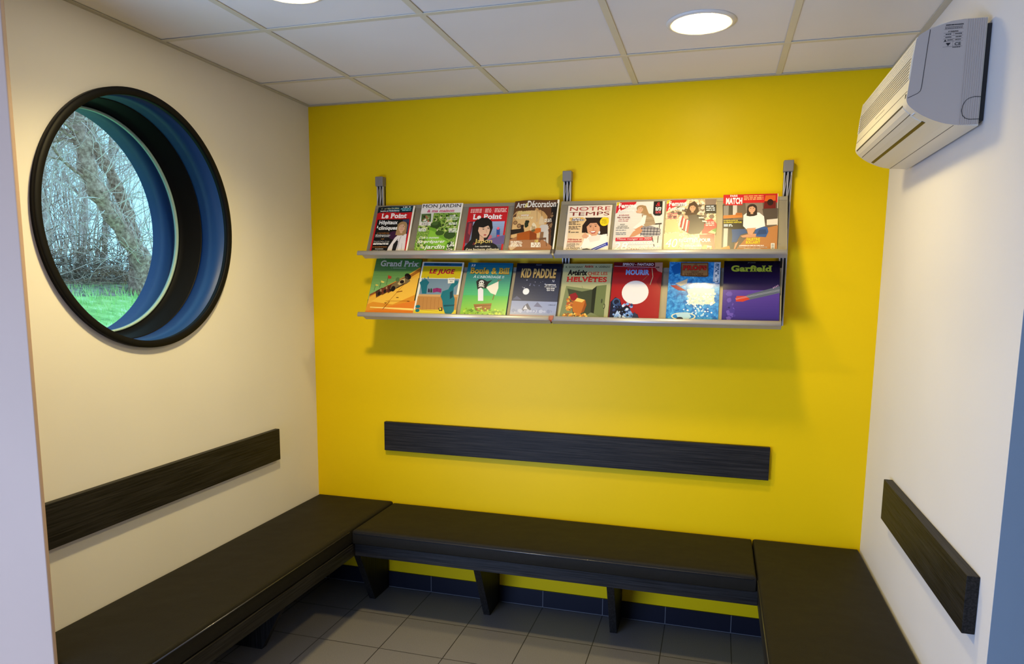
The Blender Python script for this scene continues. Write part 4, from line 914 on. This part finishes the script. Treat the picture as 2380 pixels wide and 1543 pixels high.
def art_pirate(w_, h_):
    A = Cover(w_, h_, .25).setq((1195, 800), (1650, 810), (1100, 1350), (1565, 1365)); A.base = lin('#1a7a80')
    A.grad(0, .42, 1, 1, '#4fb878', '#0e5a86'); A.grad(0, 0, 1, .42, '#a4cc34', '#58b95a')
    A.T('33', 1218, 818, 1262, 842, '#dfe6e6', bold=.02, shear=.15); A.T('JEAN ROBA', 1360, 822, 1500, 842, '#1c6a8e', bold=.01)
    A.T('Boule & Bill', 1210, 856, 1610, 922, '#0a2c3c', bold=.06, serif=True); A.T('Boule & Bill', 1206, 852, 1606, 918, '#dcae3c', bold=.035, serif=True); A.T('À L\u2019ABORDAGE !!', 1240, 930, 1556, 962, '#c8dce0', bold=.03, shear=.15)
    A.L([(1500, 985), (1440, 1190)], 9, '#8a6238'); A.P([(1372, 1060), (1500, 1000), (1498, 1070), (1470, 1140), (1420, 1120)], '#efe9d8'); A.L([(1495, 990), (1530, 985)], 6, '#8a6238')
    A.P([(1272, 1000), (1300, 975), (1350, 980), (1385, 1000), (1440, 985), (1400, 1020), (1370, 1075), (1320, 1065), (1285, 1085)], '#1a1a1e'); A.E(1325, 1012, 26, 24, '#ece8de'); A.E(1315, 1012, 6, 7, '#1a1a1e'); A.E(1336, 1012, 6, 7, '#1a1a1e'); A.L([(1295, 1055), (1355, 1035)], 8, '#ece8de'); A.L([(1295, 1035), (1355, 1058)], 8, '#ece8de')
    A.P([(1290, 1200), (1290, 1080), (1320, 1062), (1345, 1085), (1345, 1200)], '#e8e4ee')
    A.P([(1245, 1235), (1430, 1225), (1415, 1300), (1330, 1312), (1265, 1300)], '#9c6a34'); A.L([(1250, 1255), (1425, 1245)], 5, '#6b4420'); A.L([(1258, 1285), (1418, 1275)], 4, '#6b4420')
    A.L([(1275, 1270), (1330, 1262)], 9, '#e0c89a'); A.E(1210, 1300, 34, 18, '#5c8a2c'); A.E(1480, 1315, 60, 16, '#6f9a30'); A.blobs(.02, .06, .98, .22, ['#7cae2c', '#c4dc4c', '#93c236', '#5c8a2c'], 70, .035, 21)
    A.T('DARGAUD', 1290, 1342, 1340, 1352, '#4a6a20'); A.Wd(1385, 1470, 1352, 8, '#4a6a20')
    return A
def art_mummy(w_, h_):
    A = Cover(w_, h_, .25).setq((1700, 805), (2160, 820), (1610, 1365), (2075, 1380)); A.base = lin('#14182e')
    A.grad(0, .30, 1, 1, '#39405e', '#0a0c1c'); A.rect(0, .06, 1, .34, '#8e9ac2'); A.rect(0, 0, 1, .10, '#c8646c')
    A.T('MIDAM', 1892, 822, 1950, 834, '#8a8ea0', bold=.02); A.T('KID PADDLE', 1728, 858, 2092, 968, '#1c140e', bold=.08); A.T('KID PADDLE', 1732, 862, 2088, 960, '#c0a062', bold=.045)
    A.T('11', 2055, 988, 2072, 1002, '#ffffff', bold=.02)
    for k, tx in enumerate(('LE RETOUR', 'DE LA MOMIE', 'QUI PUE', 'QUI TUE')): A.T(tx, (1985, 1975, 1992, 1995)[k], 1030+k*19, (2090, 2095, 2075, 2070)[k], 1045+k*19, '#f0f2f8', bold=.03)
    A.E(1785, 1105, 33, 33, '#e6ecf6'); A.P([(1640, 1190), (1690, 1150), (1740, 1190)], '#565c80'); A.P([(1860, 1260), (1900, 1215), (1950, 1270)], '#6a6e92')
    A.P([(1735, 1300), (1760, 1255), (1800, 1225), (1835, 1290), (1800, 1310)], '#5a5c74'); A.P([(1750, 1290), (1780, 1245), (1800, 1290)], '#c4c8dc')
    A.blobs(.15, .55, .95, .72, ['#6a7298', '#c4c8dc', '#39405e'], 26, .018, 31); A.T('LABALUE', 2010, 1238, 2080, 1250, '#3c4468'); A.blobs(.0, .12, .98, .22, ['#a8b2d4', '#7a86b0'], 30, .06, 33)
    return A
def art_swiss(w_, h_):
    A = Cover(w_, h_, .25).setq((130, 755), (588, 760), (65, 1290), (545, 1295)); A.base = lin('#9a9c6c')
    A.rect(0, 0, 1, 1, '#a9aa80'); A.T('R. GOSCINNY', 145, 780, 310, 797, '#2a2c20', bold=.02); A.T('Astérix', 325, 770, 410, 796, '#a02a24', bold=.04); A.T('A. UDERZO', 425, 780, 565, 797, '#2a2c20', bold=.02)
    A.T('Astérix', 162, 815, 350, 872, '#15151a', bold=.06, shear=.08); A.T('CHEZ LES', 355, 838, 540, 868, '#b4241e', bold=.02, serif=True); A.T('HELVÈTES', 150, 872, 535, 935, '#c02018', bold=.04, serif=True)
    A.P([(150, 975), (400, 1010), (530, 965), (510, 1295), (75, 1290)], '#77805a'); A.P([(400, 1010), (442, 975), (420, 1240), (385, 1230)], '#232818'); A.P([(300, 1030), (400, 1010), (385, 1230), (330, 1265), (220, 1270), (160, 1000)], '#3c4430'); A.P([(442, 975), (535, 965), (505, 1290), (415, 1240)], '#69744a'); A.L([(300, 975), (310, 1000)], 2, '#55583c')
    A.E(490, 1120, 7, 22, '#3c4430'); A.E(512, 1170, 10, 24, '#1c2014'); A.E(510, 1170, 6, 17, '#8c9464')
    A.P([(235, 1085), (330, 1110), (345, 1160), (320, 1225), (260, 1255), (215, 1225), (200, 1160)], '#b86a26'); A.P([(235, 1085), (330, 1110), (300, 1135), (225, 1120)], '#e3c468'); A.P([(335, 1110), (345, 1160), (320, 1225), (290, 1240), (320, 1160)], '#8c4a1a')
    A.blobs(.06, .06, .62, .17, ['#e8a83c', '#c47a2c', '#f0cc6c', '#9c5a20'], 70, .035, 41); A.blobs(.10, .17, .32, .46, ['#c4843c', '#e0b04c', '#8c5a2c', '#b0542c'], 40, .05, 42)
    A.P([(180, 1060), (240, 1040), (265, 1080), (230, 1120), (195, 1110)], '#8c1c24')
    return A
def art_moon(w_, h_):
    A = Cover(w_, h_, .25).setq((600, 745), (1075, 740), (560, 1295), (1020, 1297)); A.base = lin('#8c1218')
    A.rect(0, 0, 1, 1, '#a01a1e'); A.rect(0, .93, 1, 1, '#5c141c'); A.P([(1000, 742), (1075, 740), (1068, 840), (1025, 825), (1000, 790)], '#b08474'); A.P([(1010, 930), (1060, 840), (1050, 1000)], '#8c1418')
    A.T('SPIROU - FANTASIO', 685, 752, 985, 778, '#d8ccd2', bold=.03); A.T('L\u2019HOMME QUI NE VOULAIT PAS', 728, 794, 935, 809, '#6a86bc', bold=.015); A.T('MOURIR', 715, 816, 942, 868, '#7aa0dc', bold=.05); A.T('48', 1005, 782, 1040, 796, '#2a1014', bold=.03)
    A.L([(604, 785), (1000, 790)], 3, '#d8ccd2'); A.E(808, 1035, 125, 112, '#e4e2e8'); A.L([(970, 800), (978, 880), (950, 960)], 6, '#c4b08c'); A.L([(930, 870), (880, 920)], 4, '#8c6a4c')
    A.P([(562, 1297), (575, 1130), (620, 1085), (665, 1105), (680, 1160), (740, 1180), (780, 1230), (830, 1240), (850, 1297)], '#14182c'); A.E(630, 1130, 36, 36, '#3c5684'); A.E(632, 1130, 24, 24, '#14182c')
    A.P([(680, 1297), (700, 1230), (760, 1200), (800, 1260), (810, 1297)], '#5c84c4'); A.P([(600, 1290), (640, 1210), (680, 1260), (660, 1297)], '#a8c0e8'); A.blobs(.04, .05, .55, .35, ['#7ea2dc', '#0c1020', '#c8d8f4', '#2c3c6c'], 46, .045, 51); A.P([(770, 1297), (800, 1220), (830, 1250), (850, 1297)], '#2c3450')
    return A
def art_sea(w_, h_):
    A = Cover(w_, h_, .16).setq((1140, 745), (1620, 745), (1095, 1297), (1592, 1300)); A.base = lin('#1c6ab0')
    sea = noisy('painted blue sea print', [(.3, lin('#0e4c96')), (.5, lin('#2a80c8')), (.66, lin('#4aa4dc')), (.8, lin('#a8dcf4'))], 60, .15, 3)
    A.rect(0, 0, 1, 1, sea); A.P([(1150, 790), (1230, 750), (1260, 840), (1180, 870)], '#1c64b0')
    A.P([(1560, 748), (1618, 748), (1605, 940), (1545, 930)], '#c8d4e0'); A.blobs(.88, .65, .99, .99, ['#ffffff', '#7c98b4', '#e8f0f6', '#4a6a8c'], 90, .03, 61)
    A.P([(1245, 750), (1505, 750), (1505, 880), (1480, 888), (1262, 882), (1240, 875)], '#6b4c30'); A.P([(1255, 760), (1495, 760), (1495, 872), (1258, 872)], '#9c7448'); A.T('LES', 1370, 762, 1400, 772, '#4a2a1a', bold=.03); A.T('PROFS', 1262, 776, 1490, 826, '#4c1410', bold=.09); A.T('PROFS', 1264, 778, 1488, 824, '#c83428', bold=.05); A.T('REFONT', 1345, 836, 1415, 846, '#3c2414', bold=.02); A.T('L\u2019HISTOIRE', 1278, 850, 1455, 872, '#5c3a20', bold=.02, serif=True)
    A.P([(1300, 1005), (1400, 990), (1560, 1000), (1555, 1130), (1450, 1150), (1340, 1130)], '#e8ecd8'); A.blobs(.36, .30, .95, .52, ['#fffdf0', '#dfe6c8', '#f4eeca', '#b8d4e0', '#ffffff'], 160, .035, 62)
    A.P([(1140, 970), (1200, 965), (1300, 1020), (1220, 1015)], '#9c2c2c'); A.P([(1190, 950), (1310, 905), (1300, 950), (1240, 975)], '#d8c8a4'); A.blobs(.3, .12, .9, .35, ['#bfe4f4', '#4aa4dc', '#e8f6fc'], 60, .03, 63)
    A.E(1265, 1255, 118, 36, '#e4e4c8'); A.E(1265, 1255, 104, 27, '#2a80c8'); A.P([(1195, 1235), (1240, 1220), (1320, 1225), (1340, 1260), (1300, 1285), (1220, 1285)], '#b4d8e4'); A.E(1230, 1275, 32, 14, '#2c2c34')
    A.R(1298, 1276, 1378, 1290, '#f0ece0'); A.Wd(1305, 1370, 1288, 7, '#3a3a40')
    return A
def art_purple(w_, h_):
    A = Cover(w_, h_, .16).setq((1660, 735), (2185, 735), (1625, 1300), (2170, 1305)); A.base = lin('#120c2c')
    A.grad(0, 0, 1, .55, '#2c2478', '#5a3f9c'); A.grad(0, .55, 1, 1, '#2c1c50', '#060410')
    A.T('JIM DAVIS', 1880, 745, 1955, 760, '#8c9488', bold=.01); A.T('Garfield', 1724, 780, 2110, 838, '#2c3810', bold=.07, serif=True); A.T('Garfield', 1722, 777, 2108, 836, '#a8b83c', bold=.045, serif=True)
    A.P([(1840, 1075), (1880, 1050), (2180, 968), (2185, 1030), (1900, 1095), (1850, 1100)], '#5c6474'); A.P([(1700, 1090), (1780, 1062), (1860, 1062), (1900, 1090), (1830, 1115), (1760, 1112)], '#c8402c'); A.L([(1760, 1088), (2180, 1000)], 2, '#c8ccd8'); A.L([(1760, 1096), (2180, 1010)], 2, '#c8ccd8')
    for k in range(4): A.E(2120+k*14, 985-k*7, 4, 8, '#c8a0c8')
    A.P([(1845, 1285), (1940, 1285), (1940, 1302), (1845, 1302)], '#c8506c'); A.T('DARGAUD', 1852, 1288, 1932, 1298, '#ffffff', bold=.02); A.blobs(.02, .05, .3, .55, ['#6a54b4', '#4a3a94'], 20, .08, 71)
    return A

bend = lambda a, b: (lambda x, y: a*max(0, y-.55)**2*math.sin(x*math.pi*1.15)+b*max(0, x-.6)**2*max(0, y-.3))
M_ = lambda *a, **k: reading('magazine', a[0], 'magazine', GM, UP, *a[1:], **k)
K_ = lambda *a, **k: reading('comic_album', a[0], 'comic book', GC, LO, *a[1:], hard=True, **k)
M_('red and black news magazine with a blonde woman in a white coat', .4225, .6125, .258, 0, .0055, art_hospital, disp=bend(.03, .09), extra=.008)
M_('garden magazine with a leafy lawn photo under a white title strip', .6550, .8600, .271, 0, .006, art_garden, extra=.006)
M_('red-bordered news magazine showing a dark-haired woman above a yellow title word', .8995, 1.0975, .248, .004, .004, art_japan)
M_('brown interior decoration magazine with an arched bedroom and a curling cover', 1.1250, 1.3300, .270, -.004, .009, art_deco, disp=bend(.05, .12), extra=.008)
M_('cream magazine with a smiling dark-haired woman in a white roll-neck and a yellow disc', 1.3825, 1.5840, .2435, 0, .005, art_temps)
M_('pale women\'s magazine with a woman sitting in a checked skirt', 1.6010, 1.8160, .2580, 0, .003, art_femme_a)
M_('sepia and red women\'s magazine with a woman in a striped scarf, second from the right', 1.8250, 2.0375, .2620, .006, .004, art_femme_b)
M_('magazine with a red title corner and a woman in white jumper and jeans', 2.0640, 2.2850, .2800, .002, .007, art_match, extra=.002)
K_('green and orange racing comic album, first on the lower shelf', .4030, .6490, .300, -.014, .009, art_race)
K_('white-bordered comic album with a yellow title block and teal statues', .6570, .8720, .282, -.014, .009, art_judge, z0=.0024)
K_('teal and green comic album with a pirate flag and sail', .8950, 1.1190, .279, -.014, .009, art_pirate)
K_('dark blue comic album with a moon over a pale icy ground', 1.1390, 1.3560, .276, -.014, .009, art_mummy)
K_('olive comic album with a red title and an open stone vault', 1.3680, 1.5930, .276, 0, .009, art_swiss)
K_('red comic album with a big white moon over black rocks', 1.5980, 1.8150, .283, -.006, .009, art_moon)
K_('bright blue comic album with sea foam and a brown title plaque', 1.8470, 2.0650, .285, -.002, .009, art_sea)
K_('purple and black comic album with a green title and an electric guitar', 2.0800, 2.3090, .290, -.002, .009, art_purple)

# ================================================================== OUTSIDE THE ROUND WINDOW
def gz(x):
    d = -x
    pts = [(.36, -.10), (1.5, .25), (3.0, .85), (4.0, 1.20), (5.0, 1.46), (6.0, 1.62), (8, 1.66), (30, 1.75), (80, 1.8)]
    for (a, za), (b, zb) in zip(pts, pts[1:]):
        if d <= b: return za+(zb-za)*(d-a)/(b-a)
    return 1.8
m_ground = noisy('mossy winter lawn', [(.32, lin('#7fb060')), (.5, lin('#b4e088')), (.62, lin('#d4f0b4')), (.75, lin('#e0dcc8'))], 5, .9, 6)
m_litter = noisy('leaf litter', [(.35, lin('#6b6258')), (.6, lin('#b9b0a8')), (.8, lin('#d8d0cc'))], 9, .9, 6)
bm = B(); gx = [.361, 1, 1.5, 2, 2.5, 3, 3.5, 4, 4.5, 5, 5.5, 6, 8, 12, 30, 70]; gy = [-1.69+2*k for k in range(40)]
rng = random.Random(5); V = {}
for i, d in enumerate(gx):
    for j, y in enumerate(gy): V[i, j] = bm.verts.new((-d, y, gz(-d)+(rng.uniform(-.03, .03) if d > 1 else 0)))
for i in range(len(gx)-1):
    for j in range(len(gy)-1):
        f = bm.faces.new((V[i, j], V[i+1, j], V[i+1, j+1], V[i, j+1])); f.material_index = 1 if gx[i] >= 4.9 else 0; f.smooth = True
o = obj('ground', bm, [m_ground, m_litter]); o['kind'] = 'structure'
m_grass = noisy('grass blades', [(.3, lin('#9ccc7c')), (.55, lin('#c4ec98')), (.8, lin('#ecf8d0'))], 3, .8, 2)
bm = B()
for k in range(13000):
    d = rng.uniform(2.2, 5.6); y = rng.uniform(.0, 9.0); h_ = rng.uniform(.03, .09); a = rng.random()*6.28; z = gz(-d)
    dx, dy = math.cos(a)*.006, math.sin(a)*.006; lx, ly = rng.uniform(-.04, .04), rng.uniform(-.04, .04)
    bm.faces.new([bm.verts.new((-d-dx, y-dy, z-.02)), bm.verts.new((-d+dx, y+dy, z-.02)), bm.verts.new((-d+lx, y+ly, z+h_))])
o = obj('grass', bm, m_grass); tag(o, 'bright green tufty grass on the bank outside the round window', 'grass', kind='stuff')
def bark(name, a, b, c, sc=14): return noisy(name, [(.3, lin(a)), (.5, lin(b)), (.72, lin(c))], sc, .9, 6)
m_bark = bark('grey brown bark', '#6c4c44', '#b48c80', '#e8c4b4', 24)
m_twig = bark('pale winter twigs', '#8c7068', '#f0d0c8', '#ffffff', 4)
m_twig2 = bark('brown winter twigs', '#7c6058', '#c8a498', '#f4d4cc', 4)
m_bramble = bark('dark bramble stems', '#54403a', '#a08474', '#ecd4c4', 5)
def wander(p, d, L, n, j, up_=0):
    pts = [Vector(p)]; d = Vector(d).normalized()
    for _ in range(n):
        d = (d+Vector((rng.gauss(0, j), rng.gauss(0, j), rng.gauss(0, j)+up_))).normalized(); pts.append(pts[-1]+d*L/n)
    return pts, d
def branchy(bm, p, d, L, r, depth, mi=0, sides=4, j=.16, up_=.02, kids=4):
    pts, dd = wander(p, d, L, 6, j, up_); tube(bm, pts, [r*(1-.65*k/6) for k in range(7)], sides, mi, False)
    if depth <= 0: return
    for _ in range(kids):
        i = rng.randint(2, 6); q = pts[i]; b = (pts[i]-pts[i-1]).normalized(); s = Vector((rng.gauss(0, 1), rng.gauss(0, 1), rng.gauss(0, .8))).normalized()
        branchy(bm, q, b*.8+s*.75, L*rng.uniform(.4, .62), r*.48, depth-1, mi, 3 if depth < 2 else sides, j, up_, kids)
def resample(T, n):
    P = [Vector(p) for p in T]; out = []
    for k in range(n+1):
        t = k/n*(len(P)-1); i = min(int(t), len(P)-2); f = t-i
        p0, p1, p2, p3 = P[max(i-1, 0)], P[i], P[i+1], P[min(i+2, len(P)-1)]
        out.append(.5*((2*p1)+(p2-p0)*f+(2*p0-5*p1+4*p2-p3)*f*f+(3*p1-p0-3*p2+p3)*f**3))
    return out
# the two leaning trunks grow from one stump
T1 = [(-5, 4.22, 1.35), (-5, 4.15, 1.86), (-5, 4.0, 2.07), (-5, 3.77, 2.35), (-5, 3.54, 2.63), (-5, 3.42, 2.89), (-5, 3.38, 3.18), (-5.05, 3.32, 3.5), (-5.1, 3.28, 4.2)]
T2 = [(-5.15, 4.26, 1.35), (-5.2, 4.26, 2.0), (-5.2, 4.22, 2.26), (-5.2, 4.13, 2.55), (-5.2, 3.94, 2.93), (-5.2, 3.77, 3.19), (-5.2, 3.66, 3.5), (-5.2, 3.5, 4.2)]
tree = thing('leaning_tree', 'old grey tree with two leaning trunks seen through the round window', 'tree', (-5.05, 4.22, 1.4)); ti = Matrix.Translation(-tree.location)
def trunk(T, r0, r1, nm):
    P = resample(T, 40); bm = B(); R_ = [(r0+(r1-r0)*k/40)*(1+.12*math.sin(k*1.3)+.08*rng.uniform(-1, 1))+(.10*math.exp(-k/3)) for k in range(41)]
    tube(bm, P, R_, 16); 
    for v in bm.verts: v.co += Vector((rng.uniform(-1, 1), rng.uniform(-1, 1), 0))*.010
    bm.transform(ti); return obj(nm, bm, m_bark, tree), P
_, P1 = trunk(T1, .105, .085, 'trunk'); _, P2 = trunk(T2, .085, .055, 'trunk')
bm = B()
for k in range(190):
    P = rng.choice((P1, P1, P2)); p = P[rng.randint(3, 40)]; s = Vector((rng.gauss(0, 1), rng.gauss(0, 1), rng.gauss(.5, .8))).normalized()
    branchy(bm, p+s*.08, s, rng.uniform(.35, 1.1), .006, 1, 0, 3, .22, .05, 3)
bm.transform(ti); obj('twigs', bm, m_twig, tree, True)
bm = B()
for k in range(5):
    p = P1[24+rng.randint(-1, 8)]; branchy(bm, p, Vector((rng.uniform(-.3, .3), -1, rng.uniform(0, .5))), 1.3, .022, 2, 0, 5, .2, .06, 4)
bm.transform(ti); obj('side_branches', bm, m_bark, tree, True)
bm = B()
for k in range(60):
    c = Vector((-4.85+rng.uniform(-.08, .1), 4.28+rng.gauss(0, .08), 1.95+rng.uniform(-.5, .35))); a, b = [Vector((rng.gauss(0, 1), rng.gauss(0, 1), rng.gauss(0, 1))).normalized()*.02 for _ in (0, 1)]
    f = bm.faces.new([bm.verts.new(q) for q in (c-a, c+b*.6, c+a*1.2, c-b*.7)])
bm.transform(ti); obj('ivy_leaves', bm, simple('ivy leaf', lin('#3c9a7c'), .4), tree)
# multi-stemmed shrubs
def shrub(x, y, n, hgt, label, spread=.35, mat=None, r=.012, grp='bare many-stemmed shrubs behind the grass bank'):
    z = gz(x)-.05; bm = B()
    for k in range(n):
        a = rng.random()*6.28; s = rng.uniform(.02, .22); d = Vector((math.cos(a)*spread*rng.random(), math.sin(a)*spread*rng.random(), 1))
        branchy(bm, (x+math.cos(a)*s, y+math.sin(a)*s, z), d, hgt*rng.uniform(.6, 1), r*rng.uniform(.6, 1.3), 2, 0, 4, .09, .03, 4)
    o = obj('bare_shrub', bm, mat or m_twig, None, True); rebase(o, (x, y, z)); tag(o, label, 'shrub', grp)
shrub(-6.1, 4.0, 15, 2.6, 'pale many-stemmed bare shrub left of the leaning tree')
shrub(-6.6, 3.35, 13, 2.6, 'pale bare shrub at the left edge of the window view', .5)
shrub(-7.0, 5.0, 12, 2.8, 'bare shrub just behind the leaning tree', .35, m_twig2)
shrub(-6.4, 5.9, 10, 2.6, 'bare shrub hidden right of the leaning tree', .4)
shrub(-7.4, 4.3, 12, 3.2, 'taller bare shrub behind the pale one', .3, m_twig2)
def brambles(x, y, label, n=120, R=.7, h=.75):
    z = gz(x); bm = B()
    for k in range(n):
        a = rng.random()*6.28; q = rng.random()*R; p = Vector((x+math.cos(a)*q*.6, y+math.sin(a)*q, z)); d = Vector((rng.gauss(0, .6), rng.gauss(0, 1), rng.uniform(.6, 1.6)))
        pts, _ = wander(p, d, rng.uniform(.6, 1.3), 7, .25, -.22); tube(bm, [(v.x, v.y, max(v.z, z-.02)) for v in pts], .005, 3, 0, False)
    o = obj('bramble_thicket', bm, m_bramble, None, True); rebase(o, (x, y, z)); tag(o, label, 'bramble', 'tangled bramble thickets at the foot of the shrubs')
brambles(-6.0, 4.55, 'dark tangled brambles beside the foot of the leaning tree'); brambles(-6.3, 3.7, 'tangled brambles at the foot of the pale shrub'); brambles(-6.5, 5.4, 'tangled brambles right of the leaning tree')
brambles(-5.9, 4.15, 'low brambles in front of the pale shrub', 80, .4, .5)
# slim trees further back
far = [(-8.5, 4.2), (-9.0, 5.4), (-9.3, 6.6), (-10, 5.0), (-10.5, 7.4), (-8.6, 6.0), (-11.5, 6.3), (-12, 8.4), (-12.6, 7.0), (-9.2, 7.6), (-11, 8.8), (-13, 9.6)]
for i, (x, y) in enumerate(far):
    z = gz(x); bm = B(); branchy(bm, (x, y, z-.1), (rng.gauss(0, .06), rng.gauss(0, .06), 1), rng.uniform(5, 6.5), rng.uniform(.04, .07), 3, 0, 5, .05, .05, 7)
    for k in range(8): branchy(bm, (x+rng.gauss(0, .3), y+rng.gauss(0, .3), z), (rng.gauss(0, .2), rng.gauss(0, .2), 1), rng.uniform(2, 3.4), .012, 2, 0, 3, .08, .04, 4)
    o = obj('slim_tree', bm, m_twig if i % 3 else m_twig2, None, True); rebase(o, (x, y, z)); tag(o, 'slim bare tree among the twigs far behind the leaning tree', 'tree', 'slim bare trees in the background thicket')
    if i == 0: first_tree = o
for k, (x, y) in enumerate([(-7.2, 7.4), (-7.6, 8.8), (-8.2, 10.4), (-7.4, 2.2), (-8.0, 1.2), (-8.6, 3.0), (-6.8, 9.8), (-9.5, 12)]):
    c = first_tree.copy(); C.objects.link(c); c.location = (x, y, gz(x)-.05); c.rotation_euler = (0, 0, 1.3*k+.7); c.scale = (1, 1, .85+.05*(k % 4))
